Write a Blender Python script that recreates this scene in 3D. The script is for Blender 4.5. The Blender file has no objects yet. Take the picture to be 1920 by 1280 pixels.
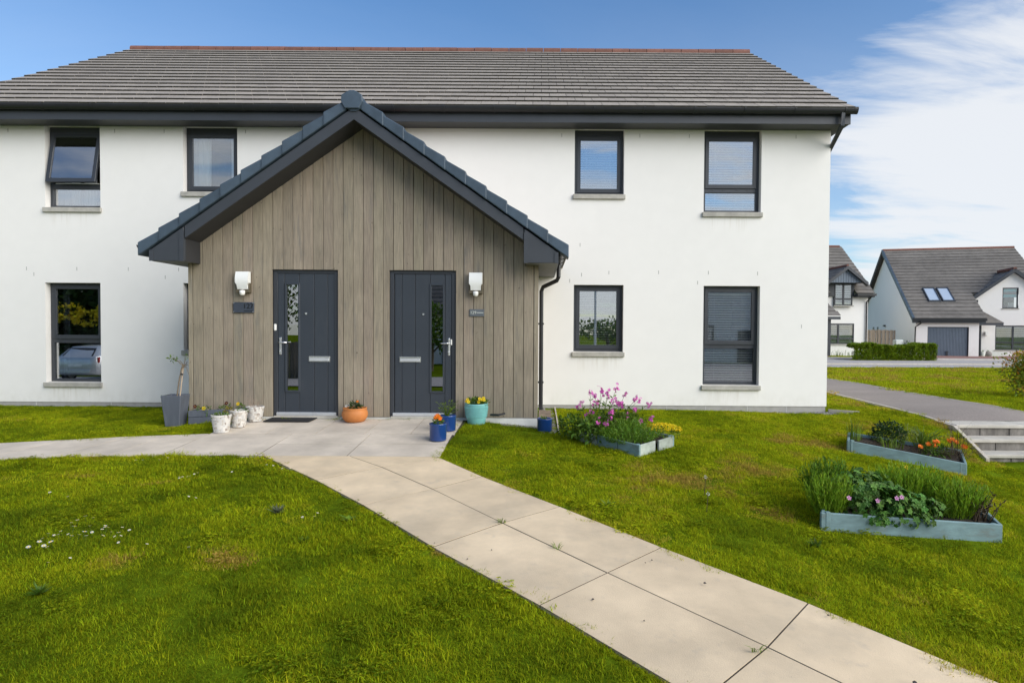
import bpy, bmesh, math, random
import numpy as np
from mathutils import Vector, Matrix, Euler
random.seed(7); rng = np.random.default_rng(7)
R = math.radians
scene = bpy.context.scene
COL = scene.collection

# ------------------------------------------------------------------ camera
cam_d = bpy.data.cameras.new('camera'); cam = bpy.data.objects.new('camera', cam_d); COL.objects.link(cam)
cam_d.sensor_width = 36.0; cam_d.lens = 1150/1920*36; cam_d.shift_x = -51/1920
cam_d.clip_start = .05; cam_d.clip_end = 1500
cam.matrix_world = Matrix.Translation((0, 0, 1.5)) @ Matrix.Rotation(R(90-1.295), 4, 'X') @ Matrix.Rotation(R(.35), 4, 'Z')
scene.camera = cam

# ------------------------------------------------------------------ sky, sun, exposure
SUN_DIR = Vector((.74, -.54, .52)).normalized()      # towards the sun: right of and behind the camera
SUN_EL = math.asin(SUN_DIR.z); SUN_AZ = math.atan2(SUN_DIR.x, SUN_DIR.y)
world = bpy.data.worlds.new('World'); scene.world = world; world.use_nodes = True
def sky_nodes():
    nt = world.node_tree; N = nt.nodes; L = nt.links; N.clear()
    def nd(t, **k):
        n = N.new(t)
        for a, b in k.items(): setattr(n, a, b)
        return n
    def mth(op, a, b=None, c=None, clamp=False):
        n = nd('ShaderNodeMath', operation=op, use_clamp=clamp)
        for i, v in enumerate((a, b, c)):
            if v is None: continue
            if isinstance(v, (int, float)): n.inputs[i].default_value = v
            else: L.new(v, n.inputs[i])
        return n.outputs[0]
    out = nd('ShaderNodeOutputWorld'); bg = nd('ShaderNodeBackground'); bg.inputs['Strength'].default_value = .074
    sky = nd('ShaderNodeTexSky', sky_type='NISHITA', sun_disc=False)
    sky.sun_elevation = SUN_EL; sky.sun_rotation = SUN_AZ; sky.air_density = 1.0; sky.dust_density = .6; sky.ozone_density = 2.5
    tc = nd('ShaderNodeTexCoord'); sep = nd('ShaderNodeSeparateXYZ'); L.new(tc.outputs['Generated'], sep.inputs[0])
    x, y, z = sep.outputs
    zz = mth('ADD', mth('MAXIMUM', z, 0.0), .16)
    comb = nd('ShaderNodeCombineXYZ'); L.new(mth('DIVIDE', x, zz), comb.inputs[0]); L.new(mth('DIVIDE', y, zz), comb.inputs[1])
    mp = nd('ShaderNodeMapping'); mp.inputs['Rotation'].default_value = (0, 0, R(-32)); mp.inputs['Scale'].default_value = (.62, 1.5, 1); mp.inputs['Location'].default_value = (1.3, .7, 0)
    L.new(comb.outputs[0], mp.inputs[0])
    n1 = nd('ShaderNodeTexNoise'); n1.inputs['Scale'].default_value = .85; n1.inputs['Detail'].default_value = 9; n1.inputs['Roughness'].default_value = .58; n1.inputs['Distortion'].default_value = .7
    L.new(mp.outputs[0], n1.inputs['Vector'])
    n2 = nd('ShaderNodeTexNoise'); n2.inputs['Scale'].default_value = 2.6; n2.inputs['Detail'].default_value = 8; n2.inputs['Roughness'].default_value = .62; n2.inputs['Distortion'].default_value = .5
    L.new(mp.outputs[0], n2.inputs['Vector'])
    nz = mth('ADD', mth('MULTIPLY', n1.outputs['Fac'], .6), mth('MULTIPLY', n2.outputs['Fac'], .4))
    # clear towards the front left, broken cloud elsewhere and low down
    az = nd('ShaderNodeMapRange', interpolation_type='SMOOTHSTEP'); az.inputs[1].default_value = .54; az.inputs[2].default_value = .83
    az.inputs[3].default_value = .13; az.inputs[4].default_value = -.13
    hor = mth('SQRT', mth('MAXIMUM', mth('SUBTRACT', 1.0, mth('MULTIPLY', z, z)), .02)); L.new(mth('DIVIDE', mth('ADD', mth('MULTIPLY', x, -.35), mth('MULTIPLY', y, .937)), hor), az.inputs[0])
    low = nd('ShaderNodeMapRange', interpolation_type='SMOOTHSTEP'); low.inputs[1].default_value = .18; low.inputs[2].default_value = .52
    low.inputs[3].default_value = .06; low.inputs[4].default_value = -.1; L.new(z, low.inputs[0])
    m = nd('ShaderNodeMapRange', interpolation_type='SMOOTHSTEP'); m.inputs[1].default_value = .42; m.inputs[2].default_value = .65
    back = nd('ShaderNodeMapRange', interpolation_type='SMOOTHSTEP'); back.inputs[1].default_value = .1; back.inputs[2].default_value = -.6; back.inputs[3].default_value = 0; back.inputs[4].default_value = -.075; L.new(y, back.inputs[0])
    L.new(mth('ADD', mth('ADD', mth('ADD', nz, az.outputs[0]), low.outputs[0]), back.outputs[0]), m.inputs[0])
    veil = nd('ShaderNodeMapRange', interpolation_type='SMOOTHSTEP'); veil.inputs[1].default_value = .1; veil.inputs[2].default_value = .6; veil.inputs[3].default_value = .42; veil.inputs[4].default_value = .03; L.new(z, veil.inputs[0])
    mask = mth('MAXIMUM', mth('MULTIPLY', m.outputs[0], .93), mth('MULTIPLY', veil.outputs[0], mth('ADD', n1.outputs['Fac'], .25)))
    hsv = nd('ShaderNodeHueSaturation'); hsv.inputs['Saturation'].default_value = 1.26; hsv.inputs['Value'].default_value = 1.0; L.new(sky.outputs[0], hsv.inputs['Color'])
    tint = nd('ShaderNodeMix', data_type='RGBA', blend_type='MULTIPLY'); tint.inputs['Factor'].default_value = 1; L.new(hsv.outputs[0], tint.inputs[6]); tint.inputs[7].default_value = SKY_TINT
    mix = nd('ShaderNodeMix', data_type='RGBA'); L.new(mask, mix.inputs['Factor']); L.new(tint.outputs[2], mix.inputs[6]); mix.inputs[7].default_value = CLOUD
    L.new(mix.outputs[2], bg.inputs['Color']); L.new(bg.outputs[0], out.inputs[0])
SKY_TINT = (.68, .78, .83, 1); CLOUD = (4.15, 4.25, 4.4, 1)
sky_nodes()
sun_d = bpy.data.lights.new('sun', 'SUN'); sun = bpy.data.objects.new('sun', sun_d); COL.objects.link(sun)
sun_d.energy = 1.5; sun_d.angle = R(58); sun_d.color = (1, .945, .86)
sun.rotation_euler = SUN_DIR.to_track_quat('Z', 'Y').to_euler()
vs = scene.view_settings; vs.view_transform = 'Standard'; vs.look = 'None'; vs.gamma = 1; vs.use_curve_mapping = False; vs.exposure = 1.52
scene.cycles.max_bounces = 8; scene.cycles.transparent_max_bounces = 12

# ------------------------------------------------------------------ helpers
class MB:
    def __init__(s): s.v = []; s.f = []; s.m = []; s.mi = 0
    def add(s, vs, fs):
        o = len(s.v); s.v += [tuple(p) for p in vs]
        for f in fs: s.f.append(tuple(o+i for i in f)); s.m.append(s.mi)
        return s
    def hexa(s, p):
        return s.add(p, [(0,3,2,1),(4,5,6,7),(0,1,5,4),(1,2,6,5),(2,3,7,6),(3,0,4,7)])
    def box(s, x0, x1, y0, y1, z0, z1):
        return s.hexa([(x0,y0,z0),(x1,y0,z0),(x1,y1,z0),(x0,y1,z0),(x0,y0,z1),(x1,y0,z1),(x1,y1,z1),(x0,y1,z1)])
    def quad(s, *p): return s.add(p, [tuple(range(len(p)))])
    def prism(s, poly, y0, y1):      # poly in x,z (counter-clockwise seen from -Y), extruded along y
        n = len(poly)
        return s.add([(x, y0, z) for x, z in poly]+[(x, y1, z) for x, z in poly],
            [tuple(range(n)), tuple(range(2*n-1, n-1, -1))]+[(i, i+n, (i+1) % n+n, (i+1) % n) for i in range(n)])
    def slab(s, poly, th):           # poly of 3-D top points (counter-clockwise from above)
        n = len(poly)
        return s.add(list(poly)+[(x, y, z-th) for x, y, z in poly],
            [tuple(range(n)), tuple(range(2*n-1, n-1, -1))]+[(i, i+n, (i+1) % n+n, (i+1) % n) for i in range(n)])
    def tube(s, pts, r, n=8, cap=True):
        pts = [Vector(p) for p in pts]; rs = r if isinstance(r, (list, tuple)) else [r]*len(pts); rings = []; o = len(s.v)
        up = None
        for i, p in enumerate(pts):
            d = (pts[min(i+1, len(pts)-1)]-pts[max(i-1, 0)]).normalized()
            if up is None: up = d.orthogonal().normalized()
            up = (up-d*up.dot(d)).normalized(); w = d.cross(up)
            for k in range(n):
                a = 2*math.pi*k/n; s.v.append(tuple(p+(up*math.cos(a)+w*math.sin(a))*rs[i]))
        for i in range(len(pts)-1):
            for k in range(n):
                s.f.append((o+i*n+k, o+i*n+(k+1) % n, o+(i+1)*n+(k+1) % n, o+(i+1)*n+k)); s.m.append(s.mi)
        if cap:
            s.f.append(tuple(o+k for k in range(n-1, -1, -1))); s.m.append(s.mi)
            e = o+(len(pts)-1)*n; s.f.append(tuple(e+k for k in range(n))); s.m.append(s.mi)
        return s
    def lathe(s, prof, c, n=24, ph=0):
        o = len(s.v); k = len(prof)
        for r, z in prof:
            for i in range(n):
                a = 2*math.pi*i/n+ph; s.v.append((c[0]+r*math.cos(a), c[1]+r*math.sin(a), c[2]+z))
        for j in range(k-1):
            for i in range(n):
                s.f.append((o+j*n+i, o+j*n+(i+1) % n, o+(j+1)*n+(i+1) % n, o+(j+1)*n+i)); s.m.append(s.mi)
        return s
    def disc(s, c, r, n=16):
        return s.add([(c[0]+r*math.cos(2*math.pi*i/n), c[1]+r*math.sin(2*math.pi*i/n), c[2]) for i in range(n)], [tuple(range(n))])
    def leaf(s, p, d, nrm, l, w):    # pointed leaf, folded along its rib
        d = d.normalized(); sd = d.cross(nrm)
        if sd.length < 1e-4: sd = d.orthogonal()
        sd = sd.normalized()*w*.5; up = sd.cross(d).normalized()*w*.18
        return s.add([p, p+d*l*.45+sd+up, p+d*l, p+d*l*.45-sd+up], [(0, 1, 2), (0, 2, 3)])
    def blade(s, p, h, w, ang, lean, curve):
        dx, dy = math.cos(ang), math.sin(ang); sx, sy = -dy*w*.5, dx*w*.5; x, y, z = p
        m = (x+dx*lean*h*.45, y+dy*lean*h*.45, z+h*.6); t = (x+dx*(lean+curve)*h, y+dy*(lean+curve)*h, z+h*(1-.25*curve))
        return s.add([(x-sx, y-sy, z), (x+sx, y+sy, z), (m[0]+sx*.8, m[1]+sy*.8, m[2]), (m[0]-sx*.8, m[1]-sy*.8, m[2]), t], [(0, 1, 2, 3), (3, 2, 4)])
    def mesh(s, name, mats, bevel=0, smooth=False, seg=1):
        me = bpy.data.meshes.new(name); me.from_pydata(s.v, [], s.f)
        for m in (mats if isinstance(mats, (list, tuple)) else [mats]): me.materials.append(m)
        if any(s.m): me.polygons.foreach_set('material_index', s.m)
        if bevel:
            bm = bmesh.new(); bm.from_mesh(me); bmesh.ops.remove_doubles(bm, verts=bm.verts, dist=1e-5)
            es = [e for e in bm.edges if len(e.link_faces) == 2 and e.calc_face_angle(0) > .5]
            bmesh.ops.bevel(bm, geom=es, offset=bevel, segments=seg, affect='EDGES', profile=.5); bm.to_mesh(me); bm.free()
        if smooth:
            me.polygons.foreach_set('use_smooth', [True]*len(me.polygons))
        me.update(); return me
    def build(s, name, mats, parent=None, bevel=0, smooth=False, seg=1):
        return obj(name, s.mesh(name, mats, bevel, smooth, seg), parent)
LOC = {}
def obj(name, me, parent=None):
    o = bpy.data.objects.new(name, me); COL.objects.link(o); adopt(o, parent); return o
def adopt(o, parent):
    if parent is not None:
        o.parent = parent
        if parent.name in LOC: o.matrix_parent_inverse = Matrix.Translation(-LOC[parent.name])
def tag(o, label=None, cat=None, group=None, kind=None):
    for k, v in (('label', label), ('category', cat), ('group', group), ('kind', kind)):
        if v: o[k] = v
    return o
def thing(name, loc, label, cat, group=None, kind=None):     # an Empty at the base; its parts are written in world coordinates
    o = bpy.data.objects.new(name, None); COL.objects.link(o); o.location = loc; o.empty_display_size = .1
    LOC[o.name] = Vector(loc); return tag(o, label, cat, group, kind)
def local(name, loc, rz, label, cat, group=None):              # same, with parts written in local coordinates
    o = bpy.data.objects.new(name, None); COL.objects.link(o); o.location = loc; o.rotation_euler = (0, 0, rz); return tag(o, label, cat, group)
def share(o, parent):                                          # a further piece alike
    c = o.copy(); COL.objects.link(c); return c

# ------------------------------------------------------------------ materials
def mat(name, col, rough=.7, var=.12, vs=6, st=(1, 1, 1), col2=None, rnd=0, isl=0, bump=0, bs=60, metal=0, spec=.5, trans=0, big=0, bigs=.6, coat=0, hue=0):
    m = bpy.data.materials.new(name); m.use_nodes = True; nt = m.node_tree; N = nt.nodes; L = nt.links; N.clear()
    out = N.new('ShaderNodeOutputMaterial'); b = N.new('ShaderNodeBsdfPrincipled'); L.new(b.outputs[0], out.inputs[0])
    b.inputs['Roughness'].default_value = rough; b.inputs['Metallic'].default_value = metal; b.inputs['Specular IOR Level'].default_value = spec
    if coat: b.inputs['Coat Weight'].default_value = coat; b.inputs['Coat Roughness'].default_value = .08
    tc = N.new('ShaderNodeTexCoord'); mp = N.new('ShaderNodeMapping'); mp.inputs['Scale'].default_value = st; L.new(tc.outputs['Object'], mp.inputs[0])
    vec = mp.outputs[0]; oi = N.new('ShaderNodeObjectInfo')
    if rnd:
        ad = N.new('ShaderNodeVectorMath'); ad.operation = 'ADD'; sc = N.new('ShaderNodeMath'); sc.operation = 'MULTIPLY'; sc.inputs[1].default_value = 37
        L.new(oi.outputs['Random'], sc.inputs[0]); L.new(vec, ad.inputs[0]); L.new(sc.outputs[0], ad.inputs[1]); vec = ad.outputs[0]
    nz = N.new('ShaderNodeTexNoise'); nz.inputs['Scale'].default_value = vs; nz.inputs['Detail'].default_value = 7; nz.inputs['Roughness'].default_value = .62; L.new(vec, nz.inputs['Vector'])
    rp = N.new('ShaderNodeMapRange'); rp.inputs[1].default_value = .3; rp.inputs[2].default_value = .7; L.new(nz.outputs['Fac'], rp.inputs[0])
    mx = N.new('ShaderNodeMix'); mx.data_type = 'RGBA'; L.new(rp.outputs[0], mx.inputs['Factor'])
    c1 = [c*(1-var) for c in col] if col2 is None else col; c2 = [min(1, c*(1+var)) for c in col] if col2 is None else col2
    mx.inputs[6].default_value = (*c1, 1); mx.inputs[7].default_value = (*c2, 1); c = mx.outputs[2]
    def scale(c, fac, lo, hi):
        mr = N.new('ShaderNodeMapRange'); mr.inputs[3].default_value = lo; mr.inputs[4].default_value = hi; L.new(fac, mr.inputs[0])
        h = N.new('ShaderNodeHueSaturation'); L.new(c, h.inputs['Color']); L.new(mr.outputs[0], h.inputs['Value'])
        if hue:
            hr = N.new('ShaderNodeMapRange'); hr.inputs[3].default_value = .5-hue; hr.inputs[4].default_value = .5+hue
            wn = N.new('ShaderNodeTexWhiteNoise'); wn.noise_dimensions = '1D'; L.new(fac, wn.inputs['W']); L.new(wn.outputs['Value'], hr.inputs[0]); L.new(hr.outputs[0], h.inputs['Hue'])
        return h.outputs[0]
    if rnd: c = scale(c, oi.outputs['Random'], 1-rnd, 1+rnd)
    if isl:
        g = N.new('ShaderNodeNewGeometry'); c = scale(c, g.outputs['Random Per Island'], 1-isl, 1+isl)
    if big:
        n2 = N.new('ShaderNodeTexNoise'); n2.inputs['Scale'].default_value = bigs; n2.inputs['Detail'].default_value = 4; L.new(tc.outputs['Object'], n2.inputs['Vector'])
        r2 = N.new('ShaderNodeMapRange'); r2.inputs[1].default_value = .35; r2.inputs[2].default_value = .65; L.new(n2.outputs['Fac'], r2.inputs[0]); c = scale(c, r2.outputs[0], 1-big, 1+big)
    L.new(c, b.inputs['Base Color']); m['c'] = 1
    if bump:
        bn = N.new('ShaderNodeTexNoise'); bn.inputs['Scale'].default_value = bs; bn.inputs['Detail'].default_value = 4; L.new(vec, bn.inputs['Vector'])
        bp = N.new('ShaderNodeBump'); bp.inputs['Strength'].default_value = bump; bp.inputs['Distance'].default_value = .01; L.new(bn.outputs['Fac'], bp.inputs['Height']); L.new(bp.outputs[0], b.inputs['Normal'])
    if trans:
        tr = N.new('ShaderNodeBsdfTranslucent'); L.new(c, tr.inputs['Color']); ms = N.new('ShaderNodeMixShader'); ms.inputs[0].default_value = trans
        L.new(b.outputs[0], ms.inputs[1]); L.new(tr.outputs[0], ms.inputs[2]); L.new(ms.outputs[0], out.inputs[0])
    return m
def glass(name, refl, tint, fres=1.0):
    m = bpy.data.materials.new(name); m.use_nodes = True; nt = m.node_tree; N = nt.nodes; L = nt.links; N.clear()
    out = N.new('ShaderNodeOutputMaterial'); t = N.new('ShaderNodeBsdfTransparent'); t.inputs[0].default_value = (*tint, 1)
    g = N.new('ShaderNodeBsdfGlossy'); g.inputs['Roughness'].default_value = .0; g.inputs[0].default_value = (.95, .97, 1, 1)
    f = N.new('ShaderNodeFresnel'); f.inputs[0].default_value = 1.5; a = N.new('ShaderNodeMath'); a.operation = 'ADD'; a.use_clamp = True; a.inputs[1].default_value = refl; L.new(f.outputs[0], a.inputs[0])
    nz = N.new('ShaderNodeTexNoise'); nz.inputs['Scale'].default_value = 1.1; tc = N.new('ShaderNodeTexCoord'); L.new(tc.outputs['Object'], nz.inputs['Vector'])
    bp = N.new('ShaderNodeBump'); bp.inputs['Strength'].default_value = .025; bp.inputs['Distance'].default_value = .02; L.new(nz.outputs['Fac'], bp.inputs['Height']); L.new(bp.outputs[0], g.inputs['Normal'])
    ms = N.new('ShaderNodeMixShader'); L.new(a.outputs[0], ms.inputs[0]); L.new(t.outputs[0], ms.inputs[1]); L.new(g.outputs[0], ms.inputs[2]); L.new(ms.outputs[0], out.inputs[0])
    return m
RENDER = mat('white_render', (.82, .805, .775), .9, .012, 4, bump=.12, bs=160, big=.015, bigs=.5)
PLINTH = mat('grey_plinth', (.36, .35, .33), .9, .12, 9, bump=.2)
WPLINTH = mat('pale_plinth', (.62, .62, .60), .9, .12, 5, bump=.15)
ANTH = mat('anthracite', (.036, .041, .050), .42, .05, 3, rnd=0)
GUTTER = mat('black_gutter', (.018, .019, .022), .35, .1, 5)
FASCIA = mat('grey_fascia', (.040, .046, .056), .5, .10, 3, st=(.5, 1, 1))
SOFFIT = mat('soffit_board', (.050, .052, .056), .55, .06, 3)
PSOFFIT = mat('porch_soffit_board', (.028, .029, .032), .55, .06, 3)
UNDER = mat('pale_soffit_board', (.16, .155, .15), .6, .06, 3)
TEDGE = mat('shadow_tile_edge', (.035, .033, .026), .95, .5, 20)  # shadow line between tile courses, painted as a dark colour on the front edges
TILE = mat('concrete_tile', (.285, .255, .220), .85, .14, 14, rnd=.08, isl=.08, bump=.25, bs=90, big=.06, bigs=.8)
VTILE = mat('verge_tile', (.050, .076, .106), .5, .16, 7, rnd=.12, bump=.1, bs=40, big=.1, bigs=3)
RIDGE = mat('terracotta_ridge', (.18, .08, .058), .8, .18, 8, rnd=.15)
WOOD = mat('weathered_timber', (.245, .208, .156), .8, .22, 7, st=(9, 9, .55), rnd=.10, bump=.18, bs=30, big=.10, bigs=1.6, hue=.010)
def overlay(m, col, scale, st, lo, hi, amt, detail=5, rnd=True):      # a further weathering colour laid over a material in patches
    nt = m.node_tree; N = nt.nodes; L = nt.links; b = next(n for n in N if n.type == 'BSDF_PRINCIPLED'); src = b.inputs['Base Color'].links[0].from_socket
    tc = N.new('ShaderNodeTexCoord'); mp = N.new('ShaderNodeMapping'); mp.inputs['Scale'].default_value = st; L.new(tc.outputs['Object'], mp.inputs[0]); v = mp.outputs[0]
    if rnd:
        oi = N.new('ShaderNodeObjectInfo'); sc = N.new('ShaderNodeMath'); sc.operation = 'MULTIPLY'; sc.inputs[1].default_value = 53; L.new(oi.outputs['Random'], sc.inputs[0]); ad = N.new('ShaderNodeVectorMath'); ad.operation = 'ADD'; L.new(v, ad.inputs[0]); L.new(sc.outputs[0], ad.inputs[1]); v = ad.outputs[0]
    n = N.new('ShaderNodeTexNoise'); n.inputs['Scale'].default_value = scale; n.inputs['Detail'].default_value = detail; n.inputs['Roughness'].default_value = .65; L.new(v, n.inputs['Vector'])
    r = N.new('ShaderNodeMapRange'); r.inputs[1].default_value = lo; r.inputs[2].default_value = hi; r.inputs[4].default_value = amt; L.new(n.outputs['Fac'], r.inputs[0])
    x = N.new('ShaderNodeMix'); x.data_type = 'RGBA'; L.new(r.outputs[0], x.inputs['Factor']); L.new(src, x.inputs[6]); x.inputs[7].default_value = (*col, 1); L.new(x.outputs[2], b.inputs['Base Color']); return x, r
overlay(WOOD, (.115, .118, .115), 1.6, (5, 5, .7), .56, .74, .62); overlay(WOOD, (.40, .35, .27), 2.2, (9, 9, .5), .60, .78, .55); overlay(WOOD, (.06, .045, .032), 16, (1.2, 1.2, .8), .70, .78, .75, 2); overlay(WOOD, (.30, .20, .12), .9, (6, 6, .5), .60, .8, .4)
DARK = mat('dark_gap', (.012, .011, .010), .9)
DOOR = mat('slate_blue_door', (.033, .041, .053), .45, .06, 2, bump=.05, bs=40)
SILVER = mat('satin_chrome', (.72, .73, .74), .25, .03, 5, metal=.85)
ALU = mat('aluminium_bar', (.62, .64, .66), .4, .05, 5, metal=.5)
WHITEP = mat('white_plastic', (.78, .78, .75), .4, .03, 5)
SHADE = mat('opal_shade', (.80, .81, .79), .35, .02, 3)
BRASS = mat('tarnished_bronze', (.12, .10, .065), .5, .2, 12, metal=.3)
SIGN = mat('slate_sign', (.045, .055, .075), .4, .08, 8)
SIGN2 = mat('grey_slate_sign', (.10, .115, .13), .6, .15, 10)
LETTER = mat('sign_letter_dark', (.012, .013, .016), .3)
LETTER2 = mat('sign_letter_pale', (.62, .66, .62), .6)
GLASS = glass('window_glass', .33, (.86, .89, .90)); CLEAR = glass('clear_window_glass', .15, (.95, .97, .97))
DGLASS = glass('door_glass', .30, (.35, .36, .36))
SILL = mat('cast_sill', (.40, .385, .345), .9, .16, 9, bump=.2, big=.10, bigs=3)
ROOM = mat('room_wall', (.26, .245, .225), .9)
BLIND = mat('blind_slat', (.84, .83, .78), .6, .02)
CURTAIN = mat('white_curtain', (.86, .86, .84), .9, .04, 3, trans=.1)
GCURTAIN = mat('grey_curtain', (.45, .47, .52), .9, .04, 3, trans=.3)
PURPLE = mat('purple_curtain', (.16, .04, .22), .9, .04, 3, trans=.3)
SLAB = mat('patio_concrete', (.57, .50, .41), .85, .11, 3.5, rnd=.05, bump=.18, bs=110, big=.12, bigs=1.7)
SLAB2 = mat('path_concrete', (.68, .54, .36), .88, .09, 4, rnd=.05, bump=.22, bs=150, big=.10, bigs=1.5)
MORTAR = mat('joint_dirt', (.05, .04, .028), .95, .3, 12)
ASPHALT = mat('worn_asphalt', (.25, .215, .19), .92, .2, 40, bump=.35, bs=120, big=.1, bigs=.7)
ROAD = mat('road_asphalt', (.38, .355, .335), .92, .1, 20, bump=.2, bs=80, big=.06, bigs=.4)
KERB = mat('concrete_kerb', (.46, .42, .36), .9, .14, 9, rnd=.06, bump=.2)
PAVER = mat('red_paviour', (.24, .125, .10), .9, .25, 9, big=.1)
STEP = mat('step_concrete', (.50, .47, .41), .9, .1, 8, bump=.2, big=.08, bigs=2)
RISER = mat('stained_riser', (.20, .185, .165), .92, .45, 5, st=(2, 2, .7), bump=.4, bs=40, big=.2, bigs=2)
SOIL = mat('soil', (.035, .026, .018), .95, .4, 30, bump=.5, bs=50)
GROUND = mat('turf', (.095, .14, .006), 1, .35, 14, bump=.3, bs=60, big=.2, bigs=.9, spec=0)
GRAVEL = mat('gravel', (.22, .21, .20), .9, .35, 30, isl=.45)
TEALP = mat('teal_planter_paint', (.17, .265, .28), .75, .18, 7, st=(1, 1, 3), rnd=.07, bump=.15, bs=40, big=.12, bigs=4)
PALET = mat('pale_teal_worn_paint', (.30, .34, .30), .75, .22, 6, st=(1, 1, 2), rnd=.15, bump=.15, bs=40, big=.2, bigs=5)
GREYP = mat('grey_planter', (.085, .098, .125), .7, .12, 5, st=(3, 3, .6), rnd=.04)
BLUEP = mat('cobalt_glaze', (.008, .045, .19), .28, .12, 4, coat=.5)
TEALG = mat('turquoise_glaze', (.19, .47, .46), .35, .10, 9, coat=.3)
ORANGE = mat('terracotta', (.50, .18, .045), .65, .14, 5, bump=.1)
RUBBER = mat('black_doormat', (.012, .012, .013), .95, .3, 60, bump=.5, bs=200)
TWIG = mat('bare_twig', (.16, .125, .085), .9, .25, 20)
def leafm(name, col, isl=.45, trans=.28, hue=.02, var=.15): return mat(name, col, .55, var, 5, isl=isl, trans=trans, hue=hue, spec=.3)
L_MID = leafm('leaf_mid', (.085, .155, .014)); L_DARK = leafm('leaf_dark', (.030, .066, .014)); L_LIGHT = leafm('leaf_light', (.13, .20, .018))
L_GERAN = leafm('leaf_geranium', (.085, .19, .028)); L_LAV = leafm('leaf_lavender', (.20, .33, .02), trans=.4); L_ROSE = leafm('leaf_rosemary', (.10, .20, .012))
L_HEATH = leafm('leaf_heather', (.085, .06, .035)); L_SILVER = leafm('leaf_silver', (.15, .17, .10)); L_BUSH = leafm('leaf_photinia', (.20, .24, .016), hue=.05)
L_RED = leafm('leaf_photinia_tip', (.50, .26, .03), hue=.03); L_HEDGE = leafm('leaf_hedge', (.15, .225, .008)); L_GOLD = leafm('leaf_gold', (.22, .17, .02))
F_PINK = leafm('petal_magenta', (.68, .13, .50), isl=.3); F_ROSE = leafm('petal_pink', (.62, .30, .52), isl=.2); F_YEL = leafm('petal_yellow', (.75, .58, .015), isl=.25)
F_ORG = leafm('petal_orange', (.80, .20, .01), isl=.25); F_WHITE = leafm('petal_white', (.82, .82, .80), isl=.08, hue=0); F_RED = leafm('petal_maroon', (.07, .008, .012), isl=.3)
for q in ((.20, .17, .12), 5, (1, 1, 1), .62, .8, .5), ((.09, .08, .06), 40, (1, 1, 1), .66, .74, .5): overlay(TILE, *q)
for q in ((.34, .30, .23), 1.3, (1, 1, 1), .5, .75, .38), ((.30, .28, .25), 6, (1, 1, 1), .6, .78, .35), ((.13, .11, .09), 60, (1, 1, 1), .68, .74, .55): overlay(SLAB2, *q); overlay(SLAB, *q)
overlay(TEALP, (.14, .115, .08), 4, (1, 1, 2.5), .56, .76, .55); overlay(TEALP, (.34, .36, .34), 9, (1, 1, 2), .64, .76, .45); overlay(TEALP, (.05, .045, .035), 50, (1, 1, 1), .70, .75, .6); overlay(DOOR, (.060, .066, .074), 2.5, (3, 3, .8), .55, .8, .4)
for q in ((.15, .17, .20), 3, (4, 4, .6), .55, .75, .5),: overlay(GREYP, *q)
def wall_stains():               # run-off below the sills, splash along the foot of the wall
    def z_mask(r, pairs):
        nt = RENDER.node_tree; N = nt.nodes; L = nt.links; g = N.new('ShaderNodeNewGeometry'); s = N.new('ShaderNodeSeparateXYZ'); L.new(g.outputs['Position'], s.inputs[0]); out = r.outputs[0]; tgt = list(r.outputs[0].links)[0].to_socket
        for ax, a, b in pairs:
            m = N.new('ShaderNodeMapRange'); m.interpolation_type = 'SMOOTHSTEP'; m.inputs[1].default_value = a; m.inputs[2].default_value = b; L.new(s.outputs[ax], m.inputs[0]); p = N.new('ShaderNodeMath'); p.operation = 'MULTIPLY'; L.new(out, p.inputs[0]); L.new(m.outputs[0], p.inputs[1]); out = p.outputs[0]
        L.new(out, tgt)
    for x0, x1, z in ((-8.85, -7.86, .38), (2.94, 3.95, .38), (.61, 1.5, .98), (2.92, 3.94, 3.49), (-8.83, -7.85, 3.5)):
        x, r = overlay(RENDER, (.42, .36, .24), 1.0, (14, 1, .8), .48, .72, .26, 3, False); z_mask(r, ((0, x0-.02, x0+.05), (0, x1+.02, x1-.05), (2, z-.34, z-.02), (2, z+.03, z+.0)))
    x, r = overlay(RENDER, (.45, .43, .34), 3.0, (1.6, 1, 1), .42, .7, .20, 4, False); z_mask(r, ((2, .5, .12),))
wall_stains()


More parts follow.
